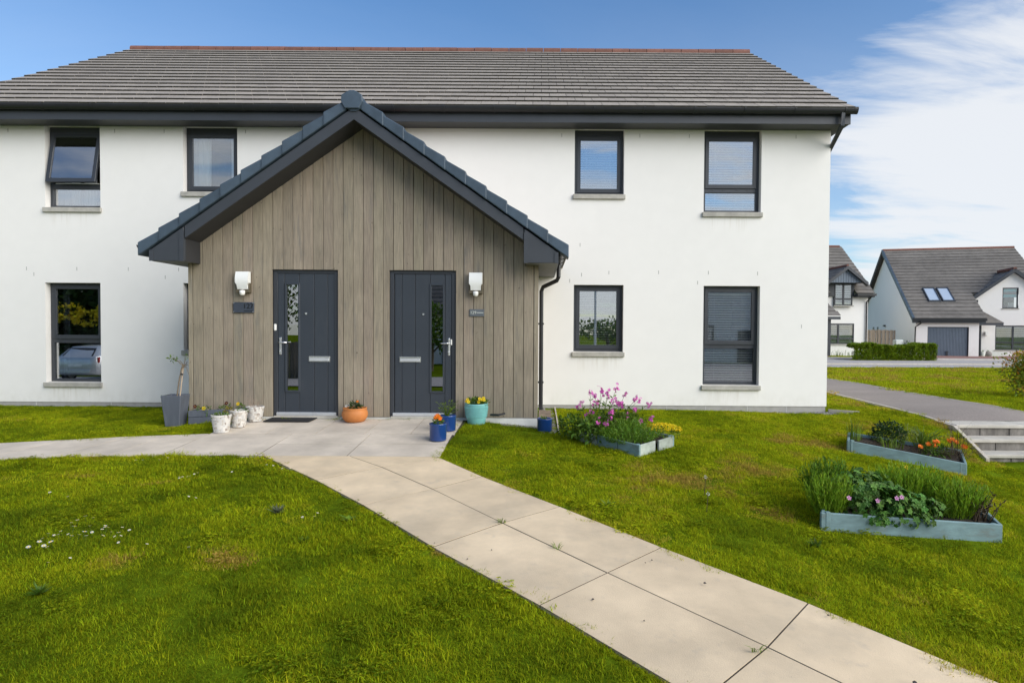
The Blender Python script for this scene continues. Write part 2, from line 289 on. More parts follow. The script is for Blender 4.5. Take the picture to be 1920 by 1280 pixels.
# ------------------------------------------------------------------ lie of the land
GP=[(-14,11,.05),(-9.6,11,.04),(-5.5,11,.05),(0.1,11,.06),(3,11,.03),(5.3,11,.015),
(-5.2,9,.08),(-4.3,9,.12),(-2.6,9,.13),(-1.2,9,.13),(-.4,9,.07),(.1,9,.03),(-4.3,8.1,.07),(-2.6,8,.075),(-1.15,8,.075),(-4,7.05,0),(-2.6,7.05,0),(-1.15,7.05,0),
(-7,8.3,.02),(-7,7.0,-.03),(-10,8.3,-.02),(-10,7,-.07),(-15,7.5,-.12),
(-6,4.5,-.14),(-3,4.5,-.12),(0,5.2,-.09),(0,3,-.2),(1.2,4.2,-.14),(2.2,3,-.22),(2,2,-.26),(-2,2.2,-.24),(-8,2.5,-.24),
(.5,8.5,.0),(1.2,7.4,-.03),(1.8,8,-.02),(3,7,-.1),(3.0,9.5,.02),(4.14,8.2,-.13),(5.5,7.9,-.33),(5.85,8.2,-.28),(5.9,9.0,-.0),(6.2,7.9,-.42),(8,7.9,-.45),(7.5,9.4,.03),(5.5,10,.03),(5.2,9.2,-.02),(6.12,9.2,.02),(6.15,8.85,-.12),(6.18,8.5,-.30),
(2.52,5.5,-.26),(4,5.3,-.34),(6,5.5,-.5),(3,3.5,-.32),(5,3,-.45),(3,1.5,-.36),
(6,13,.05),(5.5,17,0),(11,13,.02),(10,17,0),(10,24,-.10),(20,24,-.14),(0,24,-.1),(-20,24,-.1),(15,32,-.2),(30,32,-.25),(24,42,-.3),(35,40,-.33),(15,42,-.2),(-20,45,-.3),(60,80,-.6),(-60,80,-.6),(70,0,-.8),(-70,0,-.8),(0,-6,-.45),(15,-5,-.6),(-18,-3,-.78),(-12,-6,-.62),(0,-30,-.6)]
_P=np.array(GP,float)
def _U(r2):
    return np.where(r2>0,r2*np.log(np.maximum(r2,1e-12)),0.)
def _fit():
    n=len(_P);d=((_P[:,None,:2]-_P[None,:,:2])**2).sum(-1)
    K=_U(d)+np.eye(n)*.02
    A=np.zeros((n+3,n+3));A[:n,:n]=K;A[:n,n]=1;A[:n,n+1:]=_P[:,:2];A[n:,:n]=A[:n,n:].T
    b=np.zeros(n+3);b[:n]=_P[:,2]
    return np.linalg.solve(A,b)
_W=_fit()
def gz(x,y):
    x=np.asarray(x,float);y=np.asarray(y,float)
    d=(x[...,None]-_P[:,0])**2+(y[...,None]-_P[:,1])**2
    n=len(_P)
    return _U(d)@_W[:n]+_W[n]+_W[n+1]*x+_W[n+2]*y

def gz1(x, y): return float(gz(np.array([x]), np.array([y]))[0])
def inpoly(P, x, y):
    P = np.asarray(P, float); c = np.zeros(x.shape, bool); n = len(P); j = n-1
    for i in range(n):
        xi, yi, xj, yj = P[i, 0], P[i, 1], P[j, 0], P[j, 1]
        c ^= ((yi > y) != (yj > y)) & (x < (xj-xi)*(y-yi)/(yj-yi+1e-12)+xi); j = i
    return c
ASPH_N = [(6.25, 9.56), (6.25, 10.35), (6.36, 11.6), (6.57, 13.9), (6.6, 16.2), (6.3, 19.0), (5.4, 22.0)]
ASPH_F = [(8.45, 9.56), (8.06, 10.4), (7.9, 11.5), (8.2, 13.64), (8.75, 16.9), (8.8, 19.6), (7.6, 23.0)]
L0, L1 = (-3.16, 7.0), (.62, 2.86); M0, M1 = (-2.165, 7.0), (1.2, 3.16); R0, R1 = (-1.16, 7.0), (2.24, 2.99)
EDGE_L = [L0, (-2.22, 6.09), (-1.54, 5.35), (-.77, 4.44), (.01, 3.60), (.74, 2.73), (1.5, 1.85), (2.25, 1.0), (3.0, .15)]
EDGE_M = [M0, (-1.69, 6.57), (-1.01, 5.82), (-.29, 4.93), (.46, 4.02), (1.2, 3.16), (1.95, 2.30), (2.7, 1.45), (3.45, .6)]
EDGE_R = [R0, R0, (-.58, 6.26), (.19, 5.36), (.91, 4.48), (1.64, 3.68), (2.38, 2.80), (3.12, 1.92), (3.9, 1.05)]
PATH_POLY = EDGE_L+EDGE_R[::-1]
PATIO_POLY = [(-4.32, 8.03), (-4.32, 8.95), (-1.05, 8.95), (-1.1, 8.0), (-1.16, 7.0), (-4.35, 7.0)]
LEFTPATH_POLY = [(-4.32, 8.06), (-5.3, 7.93), (-6.75, 7.62), (-9, 7.2), (-12, 6.9), (-12, 5.9), (-9, 6.2), (-7.5, 6.55), (-6, 6.82), (-4.35, 7.0)]
STEP_X0, STEP_X1 = 6.27, 8.45
def ground_sheet():
    xs = np.concatenate([np.array([-220, -120, -70, -45, -30, -22, -17, -14]), np.arange(-12, 9.01, .12), np.arange(9.5, 16, .5), np.arange(17, 36, 1.2), [40, 46, 55, 70, 110, 220]])
    ys = np.concatenate([np.array([-160, -80, -40, -25, -15, -8, -4, -2]), np.arange(-1, 12.01, .12), np.arange(12.5, 30, .5), np.arange(31, 50, 1.2), [54, 60, 70, 90, 140, 320]])
    X, Y = np.meshgrid(xs, ys); Z = gz(np.clip(X, -60, 60), np.clip(Y, -30, 70))
    hard = np.zeros(X.shape, bool)
    for P in (PATH_POLY, PATIO_POLY, LEFTPATH_POLY, ASPH_N+ASPH_F[::-1]): hard |= inpoly(P, X, Y)
    Z = Z-np.where(hard, .008, 0)
    Z = Z-np.where((X > STEP_X0-.02) & (X < STEP_X1) & (Y > 8.5) & (Y < 9.7), .32, 0)
    Z = Z-np.where((X > -10.1) & (X < 5.1) & (Y > 11.05) & (Y < 20.4), .3, 0)
    n, m = X.shape
    v = np.stack([X.ravel(), Y.ravel(), Z.ravel()], 1); i = np.arange(n*m).reshape(n, m)
    f = np.stack([i[:-1, :-1].ravel(), i[:-1, 1:].ravel(), i[1:, 1:].ravel(), i[1:, :-1].ravel()], 1)
    me = bpy.data.meshes.new('ground'); me.from_pydata(v.tolist(), [], f.tolist()); me.materials.append(GROUND)
    me.polygons.foreach_set('use_smooth', [True]*len(me.polygons)); me.update()
    tag(obj('ground', me), kind='structure')
ground_sheet()
def inset(P, d):
    c = np.mean(np.array(P), 0); out = []
    n = len(P)
    for i in range(n):
        a, p, b = (Vector(P[(i-1) % n]), Vector(P[i]), Vector(P[(i+1) % n]))
        e1 = (p-a); e2 = (b-p)
        if e1.length < 1e-6: e1 = e2
        if e2.length < 1e-6: e2 = e1
        n1 = Vector((-e1.y, e1.x)).normalized(); n2 = Vector((-e2.y, e2.x)).normalized(); k = (n1+n2)
        k = k/max(k.dot(n1), .3); out.append(tuple(p+k*d))
    return out
def slab(P, material, parent, lift=.017, gap=.0050):
    P = [p for i, p in enumerate(P) if (Vector(p)-Vector(P[i-1])).length > 1e-4]
    if sum(P[i-1][0]*P[i][1]-P[i][0]*P[i-1][1] for i in range(len(P))) < 0: P = P[::-1]
    Q = inset(P, gap); t = random.uniform(0, .002)
    MB().slab([(x, y, gz1(x, y)+lift+t) for x, y in Q], .06).build('paving_slab', material, parent)
def bedding(name, P, parent, lift=.0):
    if sum(P[i-1][0]*P[i][1]-P[i][0]*P[i-1][1] for i in range(len(P))) < 0: P = P[::-1]
    MB().quad(*[(x, y, gz1(x, y)+lift) for x, y in P]).build(name, MORTAR, parent)
patio = thing('patio', (-2.7, 8, 0), None, None, kind='structure')
bedding('joint_bed', [(-4.32, 8.0), (-1.1, 8.0), (-1.05, 8.97), (-4.32, 8.97)], patio, .0162)
bedding('joint_bed', [(-4.35, 7.0), (-1.16, 7.0), (-1.1, 8.0), (-4.32, 8.0)], patio, .0162)
ca = [-4.32, -3.59, -2.93, -2.28, -1.68, -1.1]
for i in range(5): slab([(ca[i], 8.0), (ca[i+1], 8.0), (ca[i+1], 8.955), (ca[i], 8.955)], SLAB, patio)
cb = [-4.33, -3.23, -2.2, -1.13]
for i in range(3):
    if i == 0: slab([(cb[i], 7.0), (cb[i+1], 7.0), (cb[i+1], 8.0), (cb[i], 8.0)], SLAB, patio)
    else:
        slab([(cb[i], 7.0), (cb[i+1], 7.0), (cb[i+1], 7.52), (cb[i], 7.52)], SLAB, patio); slab([(cb[i], 7.52), (cb[i+1], 7.52), (cb[i+1], 8.0), (cb[i], 8.0)], SLAB, patio)
top = [(-4.33, 8.03), (-5.3, 7.93), (-6.75, 7.62), (-9, 7.2), (-12, 6.9)]; bot = [(-4.33, 7.0), (-5.55, 6.93), (-7.0, 6.66), (-9.2, 6.2), (-12.1, 5.9)]
for i in range(4):
    bedding('joint_bed', [top[i], top[i+1], bot[i+1], bot[i]], patio, .004)
    a, b, c, d = top[i], top[i+1], bot[i+1], bot[i]; m1 = ((a[0]+b[0])/2, (a[1]+b[1])/2); m2 = ((d[0]+c[0])/2, (d[1]+c[1])/2)
    slab([a, m1, m2, d], SLAB, patio); slab([m1, b, c, m2], SLAB, patio)
path = thing('path', (0, 4.5, -.1), None, None, kind='structure')
for E1, E2 in ((EDGE_L, EDGE_M), (EDGE_M, EDGE_R)):
    for i in range(len(E1)-1):
        P = [E1[i], E1[i+1], E2[i+1], E2[i]]
        if E2[i] == E2[i+1]: P = P[:3]
        bedding('joint_bed', P, path, .0162); slab(P, SLAB2, path)
# asphalt path with edgings
def strip(name, A, B, material, lift, kind='structure', parent=None, sub=4):
    m = MB(); pa = []; pb = []
    for E, o in ((A, pa), (B, pb)):
        for i in range(len(E)-1):
            for k in range(sub): t = k/sub; o.append((E[i][0]*(1-t)+E[i+1][0]*t, E[i][1]*(1-t)+E[i+1][1]*t))
        o.append(E[-1])
    na = 6; g = []
    for p, q in zip(pa, pb):
        g.append([(p[0]+(q[0]-p[0])*k/na, p[1]+(q[1]-p[1])*k/na) for k in range(na+1)])
    vs = [(x, y, gz1(x, y)+lift) for r in g for x, y in r]; w = na+1
    m.add(vs, [(i*w+k, i*w+k+1, (i+1)*w+k+1, (i+1)*w+k) for i in range(len(g)-1) for k in range(na)])
    o = m.build(name, material, parent, smooth=True)
    if kind: tag(o, kind=kind)
    return o
strip('asphalt_path', ASPH_N, ASPH_F, ASPHALT, .024)
def kerb_line(E, w, h, material, name, parent=None, sub=3, side=1):
    pts = []
    for i in range(len(E)-1):
        for k in range(sub): t = k/sub; pts.append(Vector((E[i][0]*(1-t)+E[i+1][0]*t, E[i][1]*(1-t)+E[i+1][1]*t)))
    pts.append(Vector(E[-1])); m = MB()
    for a, b in zip(pts[:-1], pts[1:]):
        d = (b-a).normalized(); n = Vector((-d.y, d.x))*w*side; a2, b2 = a+d*.003, b-d*.003
        if side < 0: q = [a2+n, b2+n, b2, a2]
        else: q = [a2, b2, b2+n, a2+n]
        m.slab([(p.x, p.y, gz1(p.x, p.y)+h) for p in q], .12)
    return m.build(name, material, parent, bevel=.005)
e = kerb_line(ASPH_N, .05, .03, KERB, 'path_edging'); tag(e, kind='structure')
e = kerb_line(ASPH_F, .05, .03, KERB, 'path_edging', side=-1); tag(e, kind='structure')
# steps
st = thing('garden_steps', (7.3, 9.0, -.2), 'pale concrete garden steps leading up from the lawn to the grey path', 'steps')
for k, (yf, yb, z) in enumerate(((9.15, 9.56, .085), (8.83, 9.17, -.075), (8.53, 8.85, -.235))):
    b = random.uniform(1.0, 1.3); xs = [STEP_X0-.02, STEP_X0+b, STEP_X1] 
    for i in range(2): MB().box(xs[i]+.002, xs[i+1]-.002, yf, yb, z-.05, z).build('tread', STEP, st, bevel=.008)
    xs = [STEP_X0+.02, STEP_X0+.36, STEP_X0+.80, STEP_X0+1.24, STEP_X0+1.68, STEP_X1]
    for i in range(5): MB().box(xs[i]+.004, xs[i+1]-.004, yf+.03+random.uniform(0, .006), yf+.13, z-.30, z-.051).build('riser_block', RISER, st, bevel=.006)
m = MB(); q = [(9.6, .09), (9.14, .075), (8.45, -.27)]
for (y0, z0), (y1, z1) in zip(q[:-1], q[1:]):
    m.hexa([(STEP_X0-.075, y1, z1-.3), (STEP_X0-.025, y1, z1-.3), (STEP_X0-.025, y0, z0-.3), (STEP_X0-.075, y0, z0-.3), (STEP_X0-.075, y1, z1), (STEP_X0-.025, y1, z1), (STEP_X0-.025, y0, z0), (STEP_X0-.075, y0, z0)])
m.build('side_edging', KERB, st)
# road, footway, drives
def sheet(name, P, material, lift, kind='structure'):
    return tag(MB().quad(*[(x, y, gz1(x, y)+lift) for x, y in P]).build(name, material), kind=kind)
def band(name, y0, y1, material, lift):
    A = [(-40, y0-4.5), (-10, y0-2.6), (12.3, y0), (21, y0+1.05), (32, y0+1.8), (50, y0+2.2)]; B = [(x, y+(y1-y0)) for x, y in A]
    strip(name, A, B, material, lift)
band('pavement', 26.1, 28.6, ROAD, .02); band('road', 28.8, 34.3, ROAD, .03); band('far_pavement', 34.5, 36.0, ROAD, .07)
for y in (28.6, 34.3): tag(kerb_line([(-40, y-4.5), (-10, y-2.6), (12.3, y), (21, y+1.05), (32, y+1.8), (50, y+2.2)], .15, .075, KERB, 'kerb', sub=6), kind='structure')
strip('lane', [(-60, -.6), (-20, -.6), (20, -.6), (60, -.6)], [(-60, -5.4), (-20, -5.4), (20, -5.4), (60, -5.4)], ROAD, .03, sub=10); strip('lane', [(3.5, -5.5), (12, -5.5), (30, -5.5)], [(3.5, -13.5), (12, -13.5), (30, -13.5)], ROAD, .03, sub=8)
strip('driveway', [(21.6, 36.5), (24, 36.9), (29, 37.4), (36, 38)], [(24.6, 42.6), (27, 42), (31, 41.3), (37, 46)], PAVER, .075)
strip('driveway', [(12, 35.0), (14, 35.2), (16.6, 35.5)], [(12, 40.5), (14.5, 40.5), (18.6, 39.2)], PAVER, .075)


# ------------------------------------------------------------------ the house
house = thing('house', (-2.5, 11, .1), 'white rendered two-storey house with grey tiled roof and timber-clad gabled porch', 'house')
WY = 11.0; HX0, HX1 = -10.2, 5.17
# name, x0, x1, z0, z1 (opening), transom, kind
WIN = [('a', -8.832, -7.847, 3.59, 5.045, 3.985, 'open'), ('b', -6.369, -5.40, 3.88, 5.045, None, ''), ('c', .613, 1.494, 3.878, 5.045, None, 'blind'), ('d', 2.92, 3.942, 3.575, 5.045, 3.99, 'blind'),
       ('e', -8.852, -7.863, .470, 2.251, 1.215, ''), ('f', .614, 1.504, 1.071, 2.270, None, 'blind'), ('g', 2.939, 3.949, .486, 2.265, 1.186, 'blind'), ('h', -6.378, -5.42, 1.056, 2.256, None, '')]
def house_wall():
    xs = sorted({HX0, HX1} | {w[1] for w in WIN} | {w[2] for w in WIN}); zs = sorted({.115, 5.055} | {w[3] for w in WIN} | {min(w[4], 5.055) for w in WIN})
    m = MB()
    for i in range(len(xs)-1):
        for k in range(len(zs)-1):
            cx, cz = (xs[i]+xs[i+1])/2, (zs[k]+zs[k+1])/2
            if any(w[1] < cx < w[2] and w[3] < cz < w[4] for w in WIN): continue
            m.quad((xs[i], WY, zs[k]), (xs[i+1], WY, zs[k]), (xs[i+1], WY, zs[k+1]), (xs[i], WY, zs[k+1]))
    for w in WIN:
        x0, x1, z0, z1 = w[1:5]; d = WY+.19
        m.quad((x0, WY, z0), (x0, d, z0), (x0, d, z1), (x0, WY, z1)); m.quad((x1, d, z0), (x1, WY, z0), (x1, WY, z1), (x1, d, z1))
        m.quad((x0, d, z1), (x1, d, z1), (x1, WY, z1), (x0, WY, z1)); m.quad((x0, WY, z0), (x1, WY, z0), (x1, d, z0), (x0, d, z0))
    for x, s in ((HX1, 1), (HX0, -1)):
        m.add([(x, WY, .115), (x, 20.7, .115), (x, 20.7, 5.055), (x, 15.9, 8.25), (x, WY, 5.055)], [(0, 1, 2, 3, 4) if s > 0 else (4, 3, 2, 1, 0)])
    m.quad((HX1, 20.7, .115), (HX0, 20.7, .115), (HX0, 20.7, 5.055), (HX1, 20.7, 5.055))
    m.build('wall', RENDER, house)
house_wall()
MB().box(HX0+.015, HX1-.015, WY+.012, 20.69, -.4, .113).build('plinth', PLINTH, house)
for x in (-9.05, -7.7, -6.4, 1.1, 2.3, 3.0, 3.75, 4.45): MB().box(x, x+.006, WY+.009, WY+.013, -.05, .112).build('plinth_joint', WPLINTH, house)
def frame_ring(m, x0, x1, z0, z1, w, y0, y1, bw=None, tw=None):
    bw = bw or w; tw = tw or w
    m.box(x0, x0+w, y0, y1, z0, z1); m.box(x1-w, x1, y0, y1, z0, z1); m.box(x0+w, x1-w, y0, y1, z0, z0+bw); m.box(x0+w, x1-w, y0, y1, z1-tw, z1)
def window(w):
    n, x0, x1, z0, z1, tr, k = w; y = WY+.115; x0 += .002; x1 -= .002; z0 += .002
    top = z1-.002; head = 0
    m = MB()
    if z1 > 5: head = .075
    frame_ring(m, x0, x1, z0, top, .055, y, y+.07, bw=.05, tw=.055+head)
    if tr: m.box(x0+.055, x1-.055, y, y+.07, tr-.045, tr+.045)
    f = m.build('window', ANTH, house, bevel=.004)
    zi = top-.055-head
    PG = CLEAR if n in 'bg' else GLASS
    def sash(za, zb, ang=0):
        s = MB(); sx0, sx1 = x0+.048, x1-.048
        frame_ring(s, sx0, sx1, za, zb, .062, y-.018, y+.03, bw=.07)
        p = MB(); p.box(sx0+.06, sx1-.06, y+.002, y+.008, za+.066, zb-.06)
        if ang:
            mt = Matrix.Translation((0, y, zb)) @ Matrix.Rotation(ang, 4, 'X') @ Matrix.Translation((0, -y, -zb))
            for q in (s, p): q.v = [tuple(mt @ Vector(v)) for v in q.v]
        s.build('sash', ANTH, f, bevel=.004); p.build('pane', PG, f)
        if not ang:
            for t in (.16, .36, .64, .84):
                d = MB(); xx = sx0+(sx1-sx0)*t; d.box(xx-.014, xx+.014, y-.024, y-.017, za-.026, za-.018); d.build('drain_cap', FASCIA, f)
    if tr:
        sash(tr+.03, zi+.012, R(-10.5) if k == 'open' else 0)
        p = MB(); p.box(x0+.053, x1-.053, y+.03, y+.036, z0+.048, tr-.043); p.build('pane', PG, f)
    else: sash(z0+.05, zi+.012)
    if k == 'open':
        MB().box(x0+.1, x1-.1, y+.0, y+.05, tr+.046, tr+.06).build('sash_stay', WHITEP, f)
    xm = (x0+x1)/2; MB().box(xm-.19, xm+.19, y-.014, y-.001, top-head-.04, top-head-.024).build('trickle_vent', FASCIA, f, bevel=.003)
    MB().box(x0-.028, x1+.028, WY-.045, WY-.001, z0-.088, z0-.004).build('sill', SILL, f, bevel=.006)
    MB().hexa([(x0+.001, WY-.001, z0-.05), (x1-.001, WY-.001, z0-.05), (x1-.001, y+.06, z0-.05), (x0+.001, y+.06, z0-.05), (x0+.001, WY-.001, z0-.004), (x1-.001, WY-.001, z0-.004), (x1-.001, y+.06, z0+.008), (x0+.001, y+.06, z0+.008)]).build('sill_back', SILL, f)
    r = MB(); a, b, c, d = x0-.25, x1+.25, z0-.3, min(z1+.15, 5.04); ya, yb = WY+.2, WY+2.4
    r.quad((a, yb, c), (b, yb, c), (b, yb, d), (a, yb, d)); r.quad((a, ya, c), (a, yb, c), (a, yb, d), (a, ya, d)); r.quad((b, yb, c), (b, ya, c), (b, ya, d), (b, yb, d))
    r.quad((a, ya, d), (a, yb, d), (b, yb, d), (b, ya, d)); r.quad((a, yb, c), (a, ya, c), (b, ya, c), (b, yb, c))
    for q in ((a, x0+.002, c, d), (x1-.002, b, c, d), (x0+.002, x1-.002, c, z0), (x0+.002, x1-.002, z1-.001, max(d, z1+.01))): r.quad((q[0], ya, q[2]), (q[0], ya, q[3]), (q[1], ya, q[3]), (q[1], ya, q[2]))
    r.build('room', ROOM, f)
    return f
for w in WIN: window(w)
# venetian blinds
def blind(w, label, half):
    n, x0, x1, z0, z1, tr, k = w; y = WY+.235
    b = thing('venetian_blind', ((x0+x1)/2, y, z0), label, 'blind', 'venetian blinds behind the right-hand windows')
    MB().box(x0+.03, x1-.03, y-.02, y+.02, z1-.16, z1-.12).build('head_rail', BLIND, b)
    z = z0+.09; step = .044; first = None
    while z < z1-.17:
        if first is None:
            t = R(half); dy, dz = .024*math.cos(t), .024*math.sin(t)
            first = MB().hexa([(x0+.04, y-dy, z-dz), (x1-.04, y-dy, z-dz), (x1-.04, y+dy, z+dz), (x0+.04, y+dy, z+dz), (x0+.04, y-dy, z-dz+.002), (x1-.04, y-dy, z-dz+.002), (x1-.04, y+dy, z+dz+.002), (x0+.04, y+dy, z+dz+.002)]).build('slat', BLIND, b); zf = z
        else:
            o = first.copy(); COL.objects.link(o); o.location = (0, 0, z-zf)
        z += step
    for t in (.25, .75):
        xx = x0+(x1-x0)*t; MB().box(xx-.002, xx+.002, y-.028, y-.026, z0+.08, z1-.13).build('cord', WHITEP, b)
blind(WIN[2], 'white venetian blind in the upper window nearest the porch roof', 38); blind(WIN[3], 'white venetian blind in the tall upper window by the house corner', 38)
blind(WIN[5], 'white venetian blind in the small ground-floor window above the purple flowers', 34); blind(WIN[6], 'half-open venetian blind in the tall ground-floor window by the house corner', 26)
def curtain(label, x0, x1, z0, z1, y, material, folds, amp=.03):
    m = MB(); n = folds*8; rows = 6; vs = []
    for r in range(rows+1):
        t = r/rows
        for i in range(n+1):
            u = i/n; vs.append((x0+(x1-x0)*u, y+amp*math.sin(u*folds*2*math.pi+.6*math.sin(t*2))*(1-.3*t), z0+(z1-z0)*t))
    m.add(vs, [(r*(n+1)+i, r*(n+1)+i+1, (r+1)*(n+1)+i+1, (r+1)*(n+1)+i) for r in range(rows) for i in range(n)])
    return tag(m.build('curtain', material, smooth=True), label, 'curtain')
curtain('white curtain drawn to the left in the upper window beside the porch roof', -6.34, -5.99, 3.9, 5.0, 11.23, CURTAIN, 4, .035)
curtain('white curtain edge on the right of the upper window beside the porch roof', -5.62, -5.44, 3.9, 5.0, 11.23, CURTAIN, 3, .03)
curtain('pale grey curtain behind the open window', -8.75, -8.62, 3.6, 5.0, 11.36, GCURTAIN, 2, .015)
curtain('left panel of white curtain behind the open window', -8.54, -8.38, 3.6, 5.0, 11.235, CURTAIN, 3, .035)
curtain('broad right panel of white curtain behind the open window', -8.31, -8.08, 3.6, 5.0, 11.235, CURTAIN, 4, .035)
curtain('narrow purple curtain behind the open window', -8.06, -8.0, 3.6, 5.0, 11.33, PURPLE, 1, .01)
curtain('grey net curtain at the edge of the dark ground-floor window', -8.80, -8.68, .5, 2.2, 11.34, GCURTAIN, 2, .02)
# weep vents in the render
vp = None
for x, z in [(-9.48, 4.95), (-7.58, 4.95), (-6.7, 4.95), (-5.25, 4.95), (.38, 4.92), (1.77, 4.92), (2.65, 4.92), (4.55, 4.92), (-9.18, 2.50), (-8.28, 2.50), (-7.36, 2.50), (-6.46, 2.50), (-9.05, 2.40), (-6.7, 2.36), (.54, 2.34), (1.24, 2.49), (2.13, 2.50), (3.02, 2.50), (3.9, 2.49), (2.83, 2.32), (4.7, 1.55), (-5.56, 2.98), (.75, 2.45), (.72, 2.98)]:
    if vp is None: vp = MB().box(-.005, .005, WY-.002, WY+.01, -.032, .032).build('weep_vent', PLINTH, house); vp.location = (x, 0, z)
    else: o = vp.copy(); COL.objects.link(o); o.location = (x, 0, z)
# eaves
EX0, EX1 = -10.45, 5.33
MB().box(EX0, EX1, 10.62, 10.645, 5.02, 5.245).build('fascia', FASCIA, house, bevel=.003)
so = MB(); so.box(EX0, EX1, 10.646, WY-.001, 5.03, 5.05); so.box(EX0, EX1, WY-.001, WY+.11, 5.057, 5.07); so.build('soffit', SOFFIT, house)
MB().add([(EX1, 10.646, 5.03), (EX1, 20.9, 5.03), (EX1, 15.9, 8.42), (EX1, 10.646, 5.19), (EX1-.15, 10.646, 5.05), (EX1-.15, 20.9, 5.05), (EX1-.15, 15.9, 8.42), (EX1-.15, 10.646, 5.19)], [(0, 1, 2, 3), (7, 6, 5, 4), (0, 4, 5, 1)]).build('verge_board', FASCIA, house)
def half_gutter(p0, p1, r, axis, sq=1.0):
    m = MB(); n = 10; vs = []
    for p in (p0, p1):
        for rr in (r, r-.006):
            for i in range(n+1):
                a = math.pi+math.pi*i/n; c, s = rr*math.cos(a), rr*math.sin(a)*sq
                vs.append((p[0], p[1]+c, p[2]+s) if axis == 'x' else (p[0]+c, p[1], p[2]+s))
    w = n+1; fs = [(i, i+1, 2*w+i+1, 2*w+i) for i in range(n)]+[(w+i+1, w+i, 3*w+i, 3*w+i+1) for i in range(n)]
    fs += [(i, w+i, w+i+1, i+1) for i in range(n)]+[(2*w+i+1, 3*w+i+1, 3*w+i, 2*w+i) for i in range(n)]+[(0, 2*w, 3*w, w), (n, w+n, 3*w+n, 2*w+n)]
    return m.add(vs, fs)
gut = half_gutter((EX0-.05, 10.552, 5.272), (5.40, 10.552, 5.272), .064, 'x', 1.65).build('gutter', GUTTER, house)
fb = None
for i in range(19):
    x = -10.2+i*.855
    if fb is None: fb = half_gutter((-.016, 10.552, 5.273), (.016, 10.552, 5.273), .071, 'x', 1.62).build('gutter_bracket', GUTTER, gut); fb.location = (x, 0, 0)
    else: o = fb.copy(); COL.objects.link(o); o.location = (x, 0, 0)
def sqpipe(pts, w, name, material, parent, n=4):
    return MB().tube(pts, w, n).build(name, material, parent)
sqpipe([(5.155, 10.545, 5.19), (5.155, 10.545, 4.99), (5.213, 11.45, 4.52), (5.213, 11.5, 4.4), (5.213, 11.5, .1)], .042, 'downpipe', FASCIA, house)
# main roof
E0 = Vector((0, 10.50, 5.235)); RG = Vector((0, 15.9, 8.555)); SL = (RG-E0); SLEN = SL.length; SD = SL.normalized(); SN = Vector((0, -SD.z, SD.y))
RX0, RX1 = -10.49, 5.345
rb = MB(); u = SN*.03
rb.hexa([(RX0+.06, E0.y+.02, E0.z-.05), (RX1-.06, E0.y+.02, E0.z-.05), (RX1-.06, 15.9, 8.5), (RX0+.06, 15.9, 8.5), (RX0+.06, E0.y+.02, E0.z-.02), (RX1-.06, E0.y+.02, E0.z-.02), (RX1-.06, 15.9, 8.54), (RX0+.06, 15.9, 8.54)])
rb.hexa([(RX0+.02, 15.9, 8.5), (RX1-.02, 15.9, 8.5), (RX1-.02, 21.2, 5.2), (RX0+.02, 21.2, 5.2), (RX0+.02, 15.9, 8.54), (RX1-.02, 15.9, 8.54), (RX1-.02, 21.2, 5.24), (RX0+.02, 21.2, 5.24)])
roof = rb.build('roof', TILE, house)
NR = 18; GA = (SLEN-.05)/NR; TW = .296
def tile_pts(x0, x1, r, jit):
    a = E0+SD*(r*GA+jit); b = a+SD*(GA+.06); lo = SN*.043; hi = SN*.012; th = SN*-.027
    return [(x0, *(a+lo+th)[1:]), (x1, *(a+lo+th)[1:]), (x1, *(b+hi+th)[1:]), (x0, *(b+hi+th)[1:]), (x0, *(a+lo)[1:]), (x1, *(a+lo)[1:]), (x1, *(b+hi)[1:]), (x0, *(b+hi)[1:])]
tf = MB(); cache = {}
for r in range(NR):
    off = -(r % 2)*TW/2; k = 0
    while True:
        x0 = RX0+off+k*TW; x1 = x0+TW; k += 1
        if x0 >= RX1-.001: break
        xa, xb = max(x0, RX0), min(x1, RX1)
        if xb-xa < .03: continue
        if r < 5:
            j = random.uniform(-.004, .004); key = (r, round(xb-xa, 3))
            if key not in cache:
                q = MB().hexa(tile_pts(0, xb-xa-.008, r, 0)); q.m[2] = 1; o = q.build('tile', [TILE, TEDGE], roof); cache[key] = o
            else: o = cache[key].copy(); COL.objects.link(o)
            o.location = (xa, SD.y*j, SD.z*j+random.uniform(0, .003))
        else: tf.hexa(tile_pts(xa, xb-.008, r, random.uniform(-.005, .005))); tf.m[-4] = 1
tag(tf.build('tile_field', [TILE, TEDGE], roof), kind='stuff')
# dry verge lips on the roof's two ends
n = 36; w = (RX1-RX0)/n; base = None
for i in range(n):
    x = RX0+i*w
    if base is None:
        base = MB().tube([(0, 15.9, 8.555), (w-.012, 15.9, 8.555)], .098, 12).build('ridge_tile', RIDGE, roof); base.location = (x, 0, 0)
    else: o = base.copy(); COL.objects.link(o); o.location = (x, 0, random.uniform(-.003, .003))

# ------------------------------------------------------------------ porch
PC = -2.59; SLP = .70
def zb(x): return 4.372-SLP*abs(x-PC)             # underside of the gable soffit
def zt(x): return 4.54-SLP*abs(x-PC)              # top of the barge board
PX0, PX1, PY_ = -5.148, -.018, 9.0
pw = MB(); DO = [(-3.918, -2.952), (-2.200, -1.222)]; DTOP = 2.326
xs = [PX0+.02, DO[0][0]-.0, DO[0][1], DO[1][0], DO[1][1], PX1-.02]
for a, b in ((xs[0], xs[1]), (xs[2], xs[3]), (xs[4], xs[5])):
    seg = [a, b] if not a < PC < b else [a, PC, b]
    pw.prism([(a, .17), (b, .17)]+[(x, zb(x)+.05) for x in seg[::-1]], PY_+.024, PY_+.034)
for a, b in DO: pw.prism([(a, DTOP+.004), (b, DTOP+.004)]+[(b, zb(b)+.05), (a, zb(a)+.05)], PY_+.024, PY_+.034)
